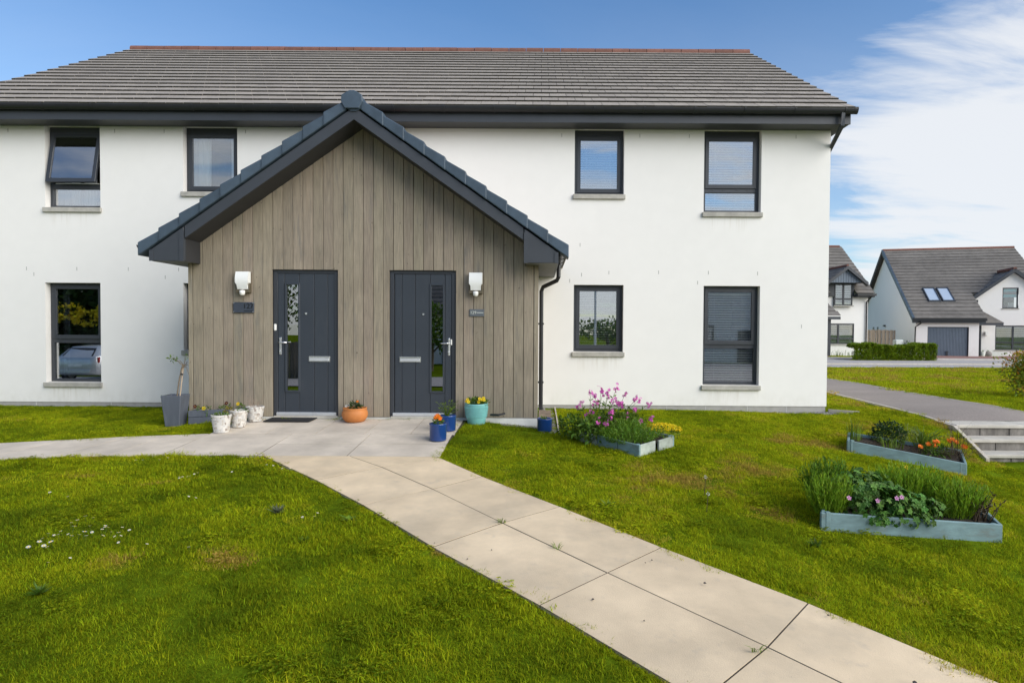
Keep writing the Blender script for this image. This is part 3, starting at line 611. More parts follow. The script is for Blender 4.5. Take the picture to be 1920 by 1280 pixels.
pw.box(PX0+.02, PX0+.1, PY_+.034, 11.0, .0, 2.5); pw.box(PX1-.1, PX1-.02, PY_+.034, 11.0, .0, 2.5)
porch_wall = pw.build('porch_wall', DARK, house)
def board(x0, x1, zbot=.17):
    m = MB(); cuts = sorted({x0, x1} | {c for d in DO for c in d if x0 < c < x1} | ({PC} if x0 < PC < x1 else set()))
    for a, b in zip(cuts[:-1], cuts[1:]):
        c = (a+b)/2; z0 = DTOP if any(d[0] < c < d[1] for d in DO) else zbot
        m.prism([(a, z0), (b, z0), (b, zb(b)+.04), (a, zb(a)+.04)], PY_+random.uniform(-.0015, .0015), PY_+.022)
    m.build('cladding_board', WOOD, porch_wall, bevel=.003 if len(cuts) == 2 else 0)
nb = 34; bx0, bx1 = PX0+.066, PX1-.066; bw = (bx1-bx0)/nb
for i in range(nb): board(bx0+i*bw+.0036, bx0+(i+1)*bw-.0036)
board(PX0, PX0+.060); board(PX1-.060, PX1)
for x0, x1 in ((PX0, PX0+.018), (PX1-.018, PX1)):
    n = 13
    for i in range(n):
        y0 = PY_+.03+i*(10.99-PY_-.03)/n; MB().box(x0, x1, y0, y0+(10.99-PY_-.03)/n-.008, .17, 2.44).build('side_board', WOOD, porch_wall)
MB().box(PX0+.004, PX1-.004, PY_+.006, 10.99, -.25, .166).build('porch_plinth', WPLINTH, house)
# porch roof: soffit, barge boards, box ends, verge tiles, ridge cap, slopes, gutters
AX0, AX1 = -5.44, .26; YF = 8.58
pr = MB()
for s in (-1, 1):
    xe = PC+s*2.375; xo = PC+s*2.85
    P = [(PC, 4.372), (PC, 4.53), (xo, zt(xo)-.01), (xe, zt(xe)-.02), (xe, zb(xe))]
    pr.prism(P if s > 0 else P[::-1], YF+.028, 11.05)
porch_roof = pr.build('porch_roof', PSOFFIT, house)
for s in (-1, 1):
    xo = PC+s*2.86; xi = PC+s*2.36
    P = [(PC, zb(PC)+.0), (PC, zt(PC)), (xo, zt(xo)), (xo, zb(xo)), ] if 0 else [(PC, zb(PC)), (PC, zt(PC)), (xi, zt(xi)), (xi, zb(xi))]
    MB().prism(P if s > 0 else P[::-1], YF, YF+.026).build('barge_board', FASCIA, porch_roof)
    xa, xb_ = PC+s*2.375, PC+s*2.845; zbo = 2.40
    P = [(xa, zbo), (xa, zt(xa)-.004), (xb_, zt(xb_)-.004), (xb_, zbo)]
    MB().prism(P if s < 0 else P[::-1], YF-.006, YF+.05).build('box_end', FASCIA, porch_roof, bevel=.004)
    x1, x2 = sorted((xa-.006*s, xa+.055*s)); MB().box(x1, x2, YF-.016, YF-.007, zbo-.004, zt(xa)-.06).build('box_trim', FASCIA, porch_roof)
    x1, x2 = sorted((xb_-.05*s, xb_+.006*s)); MB().box(x1, x2, YF-.016, YF-.007, zbo-.004, zt(xb_)-.0).build('box_trim', FASCIA, porch_roof)
    x1, x2 = sorted((xa, xa+.02*s)); MB().box(x1, x2, YF+.051, PY_-.004, zbo, zb(xa)+.02).build('box_cheek', PSOFFIT, porch_roof)
    x1, x2 = sorted((xa+.02*s if s < 0 else PX1+.001, xb_-.012*s)); x1 = max(x1, xb_+.012) if s < 0 else x1; x2 = min(x2, PX0-.001) if s < 0 else x2
    MB().box(x1, x2, YF+.051, 10.995, zbo+.004, zbo+.02).build('eaves_soffit', UNDER, porch_roof)
    x1, x2 = sorted((xa+.02*s, PC+s*2.57)); MB().box(x1, x2, YF+.051, PY_-.004, zbo+.005, zbo+.021).build('eaves_soffit', UNDER, porch_roof)
    x1, x2 = sorted((xb_-.012*s, xb_+.01*s)); MB().box(x1, x2, YF+.051, 10.995, zbo, zt(xb_)-.01).build('eaves_fascia', FASCIA, porch_roof)
    # verge tiles
    nt_ = 10; a0, a1 = PC+s*.10, PC+s*2.965; zl = lambda x: 4.556-SLP*abs(x-PC)
    for i in range(nt_):
        t0, t1 = a0+(a1-a0)*i/nt_, a0+(a1-a0)*(i+1)/nt_; ov = (a1-a0)/nt_*.10
        t1o = t1+ov; hu, hl = .150, .190
        y0u, y0l = YF-.030, YF-.046
        m = MB(); p = [(t0, YF-.026, zl(t0)+.012), (t1o, YF-.044, zl(t1o)+.004), (t1o, YF+.22, zl(t1o)+.004), (t0, YF+.22, zl(t0)+.012),
                       (t0, YF-.026, zl(t0)+hu), (t1o, YF-.044, zl(t1o)+hl), (t1o, YF+.22, zl(t1o)+hl), (t0, YF+.22, zl(t0)+hu)]
        if s < 0: p = [p[1], p[0], p[3], p[2], p[5], p[4], p[7], p[6]]
        m.hexa(p); m.build('verge_tile', VTILE, porch_roof, bevel=.012, seg=2)
    # slope behind
    xo = PC+s*2.97; q = MB(); rows = 11
    for r in range(rows):
        u0, u1 = r/rows, (r+1)/rows; xa_, xb2 = PC+s*2.97*u0, PC+s*2.97*u1
        p = [(xa_, YF+.18, zl(xa_)+.10), (xb2+s*.03, YF+.18, zl(xb2)+.12), (xb2+s*.03, 11.0, zl(xb2)+.12), (xa_, 11.0, zl(xa_)+.10)]
        q.hexa([(a, b, c-.03) for a, b, c in (p if s > 0 else [p[1], p[0], p[3], p[2]])]+[(a, b, c) for a, b, c in (p if s > 0 else [p[1], p[0], p[3], p[2]])])
    q.build('tile_course', TILE, porch_roof)
hexc = [(-.150, -.04), (-.098, -.135), (.098, -.135), (.150, -.04), (.142, .050), (.035, .112), (-.035, .112), (-.142, .050)]
MB().prism([(PC-.015+x, 4.640+z) for x, z in hexc], YF-.06, YF-.025).build('ridge_end_cap', VTILE, porch_roof, bevel=.008)
MB().tube([(PC, YF-.02, 4.61), (PC, YF+.25, 4.61)], .135, 12).build('ridge_end_tile', VTILE, porch_roof)
for i in range(5): MB().tube([(PC, YF+.26+i*.43, 4.61), (PC, YF+.68+i*.43, 4.61)], .13, 12).build('ridge_tile', RIDGE, porch_roof)
for s, x in ((-1, PC-2.955), (1, PC+2.925)):
    g = half_gutter((x, YF-.03, 2.615), (x, 10.95, 2.615), .062, 'y').build('porch_gutter', GUTTER, house)
    for y in (8.9, 9.5, 10.1, 10.7): half_gutter((x, y-.02, 2.616), (x, y+.02, 2.616), .07, 'y').build('gutter_bracket', GUTTER, g)
sqpipe([(.318, 10.3, 2.56), (.318, 10.3, 2.35), (.29, 10.32, 2.29), (.06, 10.48, 2.19), (.033, 10.5, 2.12), (.033, 10.5, .08)], .036, 'porch_downpipe', GUTTER, house, 12)
for z in (1.55, .55): MB().box(-.018, .08, 10.47, 10.53, z, z+.03).build('pipe_clip', GUTTER, house)
# doors
def door(k):
    a, b = DO[k]; s = 1 if k == 0 else -1; y = PY_+.05; c = (a+b)/2; X = lambda x: c+s*(x-(DO[0][0]+DO[0][1])/2)
    m = MB(); m.box(a, a+.062, y-.012, y+.06, .165, DTOP-.002); m.box(b-.062, b, y-.012, y+.06, .165, DTOP-.002); m.box(a+.062, b-.062, y-.012, y+.06, DTOP-.048, DTOP-.002)
    m.box(a, b, y-.035, y-.012, DTOP-.012, DTOP-.002)
    f = m.build('door', ANTH, house, bevel=.003)
    def bx(name, x0, x1, y0, y1, z0, z1, mt, bev=.003, seg=1):
        x0, x1 = sorted((X(x0), X(x1))); return MB().box(x0, x1, y0, y1, z0, z1).build(name, mt, f, bevel=bev, seg=seg)
    sx0, sx1 = -3.856, -3.014; g = [-3.755, -3.538, -3.318, -3.120]; z0, z1 = .232, DTOP-.05
    bx('door_back', sx0, -3.74, y+.02, y+.035, z0, z1, DOOR, 0); bx('door_back', -3.525, sx1, y+.02, y+.035, z0, z1, DOOR, 0)
    bx('door_back', -3.74, -3.525, y+.02, y+.035, z0, .56, DOOR, 0); bx('door_back', -3.74, -3.525, y+.02, y+.035, 2.10, z1, DOOR, 0)
    e = [sx0]+g+[sx1]
    for i in range(5):
        if i == 1:
            bx('door_plank', e[i]+.003, e[i+1]-.003, y, y+.02, z0, .522, DOOR); bx('door_plank', e[i]+.003, e[i+1]-.003, y, y+.02, 2.136, z1, DOOR)
        else: bx('door_plank', e[i]+.003, e[i+1]-.003, y, y+.02, z0, z1, DOOR)
    gb = MB(); x0, x1 = sorted((X(-3.752), X(-3.527))); frame_ring(gb, x0, x1, .524, 2.134, .026, y-.012, y+.02); gb.build('glazing_bead', DOOR, f, bevel=.005)
    bx('pane', -3.728, -3.55, y+.012, y+.018, .55, 2.108, DGLASS, 0)
    bx('room', -3.74, -3.52, y+.25, y+.26, .4, 2.3, ROOM, 0)
    h = bx('handle', -3.832, -3.798, y-.014, y-.001, 1.078, 1.335, SILVER, .008, 2)
    x0, x1 = X(-3.815), X(-3.70); MB().tube([(x0, y-.01, 1.26), (x0, y-.055, 1.26), (X(-3.795), y-.06, 1.26), (x1, y-.058, 1.258)], .011, 8).build('handle', SILVER, f, smooth=True)
    MB().tube([(X(-3.815), y-.02, 1.135), (X(-3.815), y-.012, 1.135)], .012, 10).build('lock_barrel', ALU, f)
    bx('letterbox', -3.40, -3.085, y-.012, y-.001, .977, 1.06, SILVER, .003); bx('letterbox', -3.388, -3.097, y-.019, y-.0125, .99, 1.032, ALU, .004)
    MB().tube([(X(-3.437), y-.012, 1.685), (X(-3.437), y-.0, 1.685)], .016, 10).build('spyhole', SILVER, f)
    bx('threshold', -3.87, -2.99, y-.04, y+.03, .182, .231, ALU, .006); bx('threshold', -3.9, -2.965, y-.05, y+.04, .14, .180, STEP, .003)
    if k == 0: bx('doorbell', -3.905, -3.868, y-.03, y-.0125, 1.432, 1.53, WHITEP, .012, 3)
    else: bx('door_contact', -3.862, -3.838, y-.02, y-.001, 1.232, 1.318, WHITEP, .006)
for k in (0, 1): door(k)
MB().tube([(-.70, 8.87, .232), (-.58, 8.80, .24), (-.5, 8.92, .245)], .017, 8).build('overflow_pipe', GUTTER, house)
def wall_light(x, z, label):
    l = thing('wall_light', (x, 9, z), label, 'wall light', 'wall lights beside the front doors'); y = 8.998
    MB().box(x-.095, x+.095, y-.03, y, z-.02, z+.275).build('backplate', BRASS, l, bevel=.004)
    m = MB(); n = 8; vs = []
    for i in range(n+1):
        t = i/n; zz = z+.03+.255*t; d = .045+.075*math.sin(math.pi*(.18+.62*t)); w = .094 if t > .36 else .074
        vs += [(x-w, y-.03, zz), (x-w, y-d, zz), (x+w, y-d, zz), (x+w, y-.03, zz)]
    fs = [(i*4+k, i*4+k+1, i*4+k+5, i*4+k+4) for i in range(n) for k in range(3)]+[(0, 3, 2, 1), (n*4, n*4+1, n*4+2, n*4+3)]
    m.add(vs, fs); m.build('lamp_shade', SHADE, l)
    b = MB(); b.box(x-.096, x+.096, y-.085, y-.03, z-.018, z+.03); b.box(x-.097, x-.080, y-.075, y-.03, z+.03, z+.12); b.box(x+.080, x+.097, y-.075, y-.03, z+.03, z+.12); b.build('bracket', BRASS, l, bevel=.003)
    MB().lathe([(0, -.062), (.022, -.058), (.036, -.04), (.040, -.01), (.036, .012), (0, .018)], (x, y-.09, z+.0), 14).build('motion_sensor', WHITEP, l, smooth=True)
wall_light(-4.31, 2.0, 'white wall light above the darker number plate, left of the doors'); wall_light(-.926, 2.005, 'white wall light above the lighter number plate, right of the doors')
def number_text(txt, size, x, y, z, mt, parent, depth=.003):
    cu = bpy.data.curves.new('number', 'FONT'); cu.body = txt; cu.size = size; cu.extrude = depth; cu.align_x = 'CENTER'; cu.align_y = 'CENTER'; cu.resolution_u = 3
    t = bpy.data.objects.new('number', cu); COL.objects.link(t); bpy.context.view_layer.update()
    me = bpy.data.meshes.new_from_object(t.evaluated_get(bpy.context.evaluated_depsgraph_get())); bpy.data.objects.remove(t)
    me.transform(Matrix.Translation((x, y, z)) @ Matrix.Rotation(R(90), 4, 'X')); me.materials.clear(); me.materials.append(mt); return obj('number', me, parent)
sg = thing('house_sign', (-4.325, 9, 1.69), 'dark slate number plate reading 127 under the left wall light', 'sign')
MB().box(-4.478, -4.172, 8.974, 8.988, 1.69, 1.845).build('plate', SIGN, sg, bevel=.003)
number_text('127', .105, -4.255, 8.971, 1.785, LETTER, sg); MB().box(-4.32, -4.19, 8.971, 8.9735, 1.712, 1.722).build('small_lettering', LETTER, sg)
for x in (-4.465, -4.185):
    for z in (1.703, 1.832): MB().tube([(x, 8.968, z), (x, 8.999, z)], .007, 8).build('screw', SILVER, sg)
sg = thing('house_sign', (-.915, 9, 1.66), 'small grey slate number plate reading 129 under the right wall light', 'sign')
MB().box(-1.024, -.809, 8.982, 8.998, 1.658, 1.763).build('plate', SIGN2, sg, bevel=.004)
number_text('129', .062, -.968, 8.979, 1.712, LETTER2, sg); MB().box(-.915, -.82, 8.979, 8.9815, 1.708, 1.716).build('small_lettering', LETTER2, sg)


# ------------------------------------------------------------------ houses across the road
def xf(m, M):
    m.v = [tuple(M @ Vector(p)) for p in m.v]; return m
def courses(m, x0, x1, pa, pb, n, slant0=0, slant1=0, th=.03):
    # stepped courses between the line at pa (y,z) and the line at pb; slant shifts the ends with height
    a, b = Vector((0, *pa)), Vector((0, *pb)); d = (b-a)/n; nn = Vector((0, -(b-a).z, (b-a).y)).normalized()
    if nn.z < 0: nn = -nn
    for r in range(n):
        p, q = a+d*r, a+d*(r+1.12); l, h = nn*.045, nn*.012; t = r/n
        xa, xb = x0+slant0*t, x1+slant1*t
        P = [(xa, *(p+l-nn*th)[1:]), (xb, *(p+l-nn*th)[1:]), (xb, *(q+h-nn*th)[1:]), (xa, *(q+h-nn*th)[1:]), (xa, *(p+l)[1:]), (xb, *(p+l)[1:]), (xb, *(q+h)[1:]), (xa, *(q+h)[1:])]
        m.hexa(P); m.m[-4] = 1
    return m
TILE_FAR = mat('far_concrete_tile', (.15, .137, .122), .85, .2, 3, isl=.10, big=.12, bigs=.7)
PANE_FAR = glass('far_glass', .13, (.9, .92, .92))
GARAGE = mat('garage_steel', (.12, .155, .20), .5, .08, 3)
BLIND_FAR = mat('pale_roller_blind', (.62, .64, .64), .7, .04); AQUA = mat('aqua_roller_blind', (.05, .72, .75), .7, .05); INDOOR = mat('dim_room', (.03, .028, .025), .9)
FENCE = mat('grey_fence_board', (.20, .165, .125), .9, .25, 4, st=(6, 6, .5), rnd=.2)
def far_window(parent, M, x0, x1, y, z0, z1, cols=1, trz=None, blinds=True, kind=None):
    w = MB(); frame_ring(w, x0, x1, z0, z1, .07, y-.03, y+.05)
    for c in range(1, cols): xx = x0+(x1-x0)*c/cols; w.box(xx-.055, xx+.055, y-.03, y+.05, z0+.07, z1-.07)
    if trz:
        for c in range(cols): w.box(x0+(x1-x0)*c/cols+.07, x0+(x1-x0)*(c+1)/cols-.07, y-.028, y+.05, trz-.05, trz+.05)
    f = xf(w, M).build('window', ANTH, parent)
    for c in range(cols):
        a, b = x0+(x1-x0)*c/cols+.05, x0+(x1-x0)*(c+1)/cols-.05
        for za, zb_ in (((z0+.06, trz-.04), (trz+.04, z1-.06)) if trz else ((z0+.06, z1-.06),)): xf(MB().box(a, b, y, y+.012, za, zb_), M).build('pane', PANE_FAR, f)
        if blinds:
            k = MB(); z = z0+.12; n = int((z1-z0-.2)/.14)
            for i in range(n): zz = z0+.1+(z1-z0-.2)*i/n; k.box(a, b, y+.06, y+.068, zz, zz+(z1-z0-.2)/n-.03)
            xf(k, M).build('blind', BLIND_FAR, f)
    if kind == 'aqua':
        xf(MB().box(x0+.05, x1-.05, y+.06, y+.07, z1-.62*(z1-z0)*.75, z1-.06), M).build('roller_blind', AQUA, f); xf(MB().box(x0+.42, x1-.2, y+.08, y+.2, z0+.12, z0+.4), M).build('window_ornament', WHITEP, f)
    xf(MB().box(x0-.05, x1+.05, y-.12, y-.031, z0-.07, z0-.002), M).build('sill', SILL, f); xf(MB().box(x0+.02, x1-.02, y+.5, y+.52, z0, z1), M).build('room', INDOOR, f)
# the house with the garage: local u along its front, v into the house, then turned to face the road
A = R(-15); MBM = Matrix.Translation((25.4, 41.6, 0)) @ Matrix.Rotation(A, 4, 'Z')
hb = thing('house', (28, 46, -.35), 'white house with a blue-grey garage door and two rooflights across the road', 'house')
GBZ = -.75; k7 = (7.814-2.27)/7.9; zr = lambda v: 2.27+k7*v
def pb(m, name, material, parent=None, **k): return xf(m, MBM).build(name, material, parent or hb, **k)
m = MB(); v0, vr, v1 = .32, 7.9, 15.6; u0, u1 = .22, 9.2
m.add([(u0, v0, GBZ), (u0, v1, GBZ), (u0, v1, zr(v0)-.25), (u0, vr, zr(vr)-.25), (u0, v0, zr(v0)-.25)], [(4, 3, 2, 1, 0)])
G0, G1, GT = .925, 3.375, 1.72
for a, b, c, d in ((u0, G0, GBZ, 2.0), (G1, 3.96, GBZ, 2.0), (G0, G1, GT, 2.0)): m.quad((a, v0, c), (b, v0, c), (b, v0, d), (a, v0, d))
m.quad((G0, v0, GBZ), (G0, v0+.15, GBZ), (G0, v0+.15, GT), (G0, v0, GT)); m.quad((G1, v0+.15, GBZ), (G1, v0, GBZ), (G1, v0, GT), (G1, v0+.15, GT))
m.quad((3.96, v0, GBZ), (3.96, 2.5, GBZ), (3.96, 2.5, 3.4), (3.96, v0, 2.0))
VG = 2.5; GA_ = 6.74; GZ_ = 5.50; UE = 4.30
zg = lambda u: GZ_-.78*abs(u-GA_)
WF = [(6.14, 7.09, 3.02, 4.44), (5.76, 7.9, .15, 1.84)]
xs = [3.965, 5.76, 6.14, 7.09, 7.9, 9.0]; zs = [GBZ, .15, 1.84, 3.02, 3.5]
for i in range(len(xs)-1):
    for j in range(len(zs)-1):
        cx, cz = (xs[i]+xs[i+1])/2, (zs[j]+zs[j+1])/2
        if any(w[0] < cx < w[1] and w[2] < cz < w[3] for w in WF): continue
        m.quad((xs[i], VG, zs[j]), (xs[i+1], VG, zs[j]), (xs[i+1], VG, zs[j+1]), (xs[i], VG, zs[j+1]))
m.add([(UE, VG, 3.5), (6.14, VG, 3.5), (6.14, VG, zg(6.14)), (UE, VG, zg(UE))], [(0, 1, 2, 3)]); m.add([(7.09, VG, 3.5), (9.0, VG, 3.5), (9.0, VG, zg(9.0)), (7.09, VG, zg(7.09))], [(0, 1, 2, 3)])
m.add([(6.14, VG, 4.44), (7.09, VG, 4.44), (7.09, VG, zg(7.09)), (GA_, VG, GZ_), (6.14, VG, zg(6.14))], [(0, 1, 2, 3, 4)])
pb(m, 'wall', RENDER)
m = MB(); courses(m, 0, 4.3, (0, 2.27), (2.62, zr(2.62)), 7); courses(m, 0, 9.0, (2.62, zr(2.62)), (vr, zr(vr)), 15)
m.hexa([(.02, vr, zr(vr)-.1), (9.0, vr, zr(vr)-.1), (9.0, 15.9, zr(0)-.1), (.02, 15.9, zr(0)-.1), (.02, vr, zr(vr)), (9.0, vr, zr(vr)), (9.0, 15.9, zr(0)), (.02, 15.9, zr(0))])
for ub, va, vb_ in ((4.25, .05, 2.5), (8.95, 2.62, vr)): m.hexa([(.05, va, zr(va)-.12), (ub, va, zr(va)-.12), (ub, vb_, zr(vb_)-.12), (.05, vb_, zr(vb_)-.12), (.05, va, zr(va)-.02), (ub, va, zr(va)-.02), (ub, vb_, zr(vb_)-.02), (.05, vb_, zr(vb_)-.02)])
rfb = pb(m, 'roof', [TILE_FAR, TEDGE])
# slope of the cross gable, left side
rfb = pb(m, 'roof', TILE_FAR)
m = MB(); N_ = 7
for r in range(N_):
    t0, t1 = r/N_, (r+1)/N_; ua, ub = UE-.02+(GA_-UE+.02)*t0, UE-.02+(GA_-UE+.02)*(t1+.03)
    za, zb_ = zg(ua)+.20, zg(ub)+.17; va = VG-.25; vba, vbb = max(va+.05, (za-2.27)/k7+.15), max(va+.05, (zb_-2.27)/k7+.15)
    m.hexa([(ua, va, za-.06), (ub, va, zb_-.06), (ub, vbb, zb_-.06), (ua, vba, za-.06), (ua, va, za), (ub, va, zb_), (ub, vbb, zb_), (ua, vba, za)])
m.hexa([(GA_, VG-.25, GZ_+.08), (9.2, VG-.25, zg(9.2)+.08), (9.2, 5, zg(9.2)+.08), (GA_, 5.4, GZ_+.08), (GA_, VG-.25, GZ_+.18), (9.2, VG-.25, zg(9.2)+.18), (9.2, 5, zg(9.2)+.18), (GA_, 5.4, GZ_+.18)])
pb(m, 'gable_roof', TILE_FAR)
for s, ue in ((-1, UE-.05), (1, 9.2)):
    P = [(GA_, GZ_-.02), (GA_, GZ_+.26), (ue, zg(ue)+.26), (ue, zg(ue)-.02)]
    pb(MB().prism(P if s > 0 else P[::-1], VG-.30, VG-.03), 'verge', FASCIA)
pb(MB().box(3.9, 4.6, VG-.24, VG-.02, 3.44, 3.60), 'gable_gutter', GUTTER)
pb(MB().tube([(GA_, VG-.3, GZ_+.24), (GA_, VG+2.2, GZ_+.24)], .11, 8), 'gable_ridge', RIDGE); pb(MB().tube([(0, vr, zr(vr)), (9.0, vr, zr(vr))], .12, 8), 'ridge', RIDGE)
for i in range(22):
    va, vb_ = vr*i/22, vr*(i+1.1)/22
    if i == 0: vt = None
    q = MB().hexa([(-.09, va, zr(va)-.13), (.05, va, zr(va)-.13), (.05, vb_, zr(vb_)-.15), (-.09, vb_, zr(vb_)-.15), (-.09, va, zr(va)+.09), (.05, va, zr(va)+.09), (.05, vb_, zr(vb_)+.05), (-.09, vb_, zr(vb_)+.05)]); pb(q, 'verge_tile', VTILE)
pb(MB().hexa([(-.09, vr, zr(vr)-.32), (.22, vr, zr(vr)-.32), (.22, v1+.2, zr(0)-.4), (-.09, v1+.2, zr(0)-.4), (-.09, vr, zr(vr)+.03), (.22, vr, zr(vr)+.03), (.22, v1+.2, zr(0)-.05), (-.09, v1+.2, zr(0)-.05)]), 'verge_board', mat('dark_verge_board', (.05, .042, .036), .7, .2, 3))
pb(MB().hexa([(-.06, .0, zr(0)-.30), (.21, .0, zr(0)-.30), (.21, vr, zr(vr)-.30), (-.06, vr, zr(vr)-.30), (-.06, .0, zr(0)-.14), (.21, .0, zr(0)-.14), (.21, vr, zr(vr)-.14), (-.06, vr, zr(vr)-.14)]), 'verge_board', FASCIA)
pb(MB().box(-.06, 4.28, -.06, .06, 2.12, 2.27), 'gutter', GUTTER); pb(MB().box(-.04, 4.25, .061, .30, 1.98, 2.14), 'fascia', FASCIA)
pb(MB().tube([(.42, -.01, 2.15), (.42, .02, 1.95), (.16, .22, 1.7), (.14, .24, GBZ)], .045, 8), 'downpipe', GUTTER)
gd = MB(); frame_ring(gd, G0, G1, GBZ, GT, .05, v0+.05, v0+.12); gdo = pb(gd, 'garage_door', ANTH)
n = 27; w_ = (G1-G0-.1)/n; rib = None
for i in range(n):
    x = G0+.05+i*w_; q = MB().box(x, x+w_-.018, v0+.09, v0+.12, GBZ, GT-.05); pb(q, 'door_rib', GARAGE, gdo)
pb(MB().box(G0+.05, G1-.05, v0+.121, v0+.13, GBZ, GT-.05), 'door_back', ANTH, gdo); pb(MB().box(2.08, 2.16, v0+.03, v0+.085, GBZ, .0), 'door_handle', ANTH, gdo); pb(MB().box(2.06, 2.2, v0+.02, v0+.085, .0, .09), 'door_handle', ANTH, gdo)
PANE_ROOF = mat('rooflight_pane', (.42, .50, .60), .06, .04, 1, coat=.6)
for a in (1.38, 2.25):
    P = lambda u, v, h: (u, v, zr(v)+h)
    f = MB(); va, vb_ = 1.62, 3.08; b = a+.76
    for q in ((a, a+.07, va, vb_), (b-.07, b, va, vb_), (a+.07, b-.07, va, va+.08), (a+.07, b-.07, vb_-.08, vb_)):
        f.hexa([P(q[0], q[2], .02), P(q[1], q[2], .02), P(q[1], q[3], .02), P(q[0], q[3], .02), P(q[0], q[2], .13), P(q[1], q[2], .13), P(q[1], q[3], .13), P(q[0], q[3], .13)])
    rl = pb(f, 'rooflight', ANTH)
    pb(MB().hexa([P(a+.06, va+.06, .07), P(b-.06, va+.06, .07), P(b-.06, vb_-.06, .07), P(a+.06, vb_-.06, .07), P(a+.06, va+.06, .09), P(b-.06, va+.06, .09), P(b-.06, vb_-.06, .09), P(a+.06, vb_-.06, .09)]), 'pane', PANE_ROOF, rl)
far_window(hb, MBM, 6.14, 7.09, VG+.08, 3.02, 4.44, 1, None, False, 'aqua'); far_window(hb, MBM, 5.76, 7.9, VG+.08, .15, 1.84, 2, .66)
q = MB().hexa([(3.97, 1.22, 1.95), (5.74, 1.22, 1.95), (5.02, VG, 2.72), (3.97, VG, 2.72), (3.97, 1.22, 2.03), (5.74, 1.22, 2.03), (5.02, VG, 2.80), (3.97, VG, 2.80)]); pb(q, 'porch_roof', TILE_FAR); pb(MB().box(3.97, 5.72, 1.2, 1.36, 1.84, 1.99), 'porch_fascia', FASCIA)
pb(MB().box(3.97, 4.62, VG-.06, VG-.02, GBZ, 1.83), 'front_door', ANTH); pb(MB().box(4.62, 4.70, 1.9, VG-.02, GBZ, 1.84), 'porch_post', ANTH)
pb(MB().box(5.12, 5.30, VG-.16, VG-.02, 1.15, 1.42), 'porch_light', SHADE)
for x in (-.0,): pass
for v in (9.6, 10.9): pb(MB().box(.205, .215, v, v+.45, .5, 1.72), 'side_window', ANTH)
pb(MB().box(.06, .21, 7.5, 7.75, 1.75, 1.88), 'flue', GUTTER)
# house A, partly hidden by the main house
ha = thing('house', (20, 44, -.3), 'white house with a grey boarded dormer, half hidden behind the main house', 'house'); I4 = Matrix.Identity(4)
AX0_, AX1_, AY = 11.5, 21.93, 41.0
WA = [(19.62, 20.82, 3.09, 4.52), (18.95, 21.04, .52, 1.90)]
m = MB(); xs = [AX0_, 18.95, 19.62, 20.82, 21.04, AX1_]; zs = [-.8, .52, 1.9, 3.09, 3.86]
for i in range(5):
    for j in range(4):
        cx, cz = (xs[i]+xs[i+1])/2, (zs[j]+zs[j+1])/2
        if any(w[0] < cx < w[1] and w[2] < cz < w[3] for w in WA): continue
        m.quad((xs[i], AY, zs[j]), (xs[i+1], AY, zs[j]), (xs[i+1], AY, zs[j+1]), (xs[i], AY, zs[j+1]))
m.add([(AX1_, AY, -.8), (AX1_, 49.4, -.8), (AX1_, 49.4, 3.86), (AX1_, 45.2, 7.2), (AX1_, AY, 3.86)], [(0, 1, 2, 3, 4)]); m.build('wall', RENDER, ha)
m = MB(); ya, za, yb_, zb2 = 40.55, 3.88, 45.2, 7.55
nA = 15; dA = (yb_-ya)/nA; eA = (zb2-za)/nA
courses(m, AX0_, 19.2, (ya, za), (ya+3*dA, za+3*eA), 3); courses(m, 20.95, 22.15, (ya, za), (ya+3*dA, za+3*eA), 3); courses(m, AX0_, 22.15, (ya+3*dA, za+3*eA), (yb_, zb2), 12); m.hexa([(AX0_, yb_, 7.3), (22.1, yb_, 7.3), (22.1, 50, 3.6), (AX0_, 50, 3.6), (AX0_, yb_, 7.5), (22.1, yb_, 7.5), (22.1, 50, 3.8), (AX0_, 50, 3.8)])
for x0, x1, y0, z0, y1, z1 in ((AX0_, 19.15, ya+.06, za, ya+3*dA, za+3*eA), (21.0, 22.1, ya+.06, za, ya+3*dA, za+3*eA), (AX0_, 22.1, ya+3*dA, za+3*eA, yb_, zb2)): m.hexa([(x0, y0, z0-.1), (x1, y0, z0-.1), (x1, y1, z1-.1), (x0, y1, z1-.1), (x0, y0, z0-.02), (x1, y0, z0-.02), (x1, y1, z1-.02), (x0, y1, z1-.02)])
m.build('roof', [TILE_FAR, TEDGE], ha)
MB().tube([(AX0_, yb_, 7.56), (22.0, yb_, 7.56)], .11, 8).build('ridge', RIDGE, ha)
for x0, x1 in ((AX0_, 19.2), (20.95, 22.2)): MB().box(x0, x1, 40.42, 40.56, 3.72, 3.86).build('gutter', GUTTER, ha); MB().box(x0, x1-.05, 40.561, 40.99, 3.64, 3.80).build('soffit', FASCIA, ha)
MB().tube([(21.9, 40.5, 3.75), (21.9, 40.6, 3.6), (21.82, 40.93, 3.35), (21.82, 40.93, -.5)], .045, 8).build('downpipe', GUTTER, ha)
far_window(ha, I4, 19.62, 20.82, AY-.12, 3.09, 4.52, 2, 3.52); far_window(ha, I4, 18.95, 21.04, AY+.05, .52, 1.90, 2, .88)
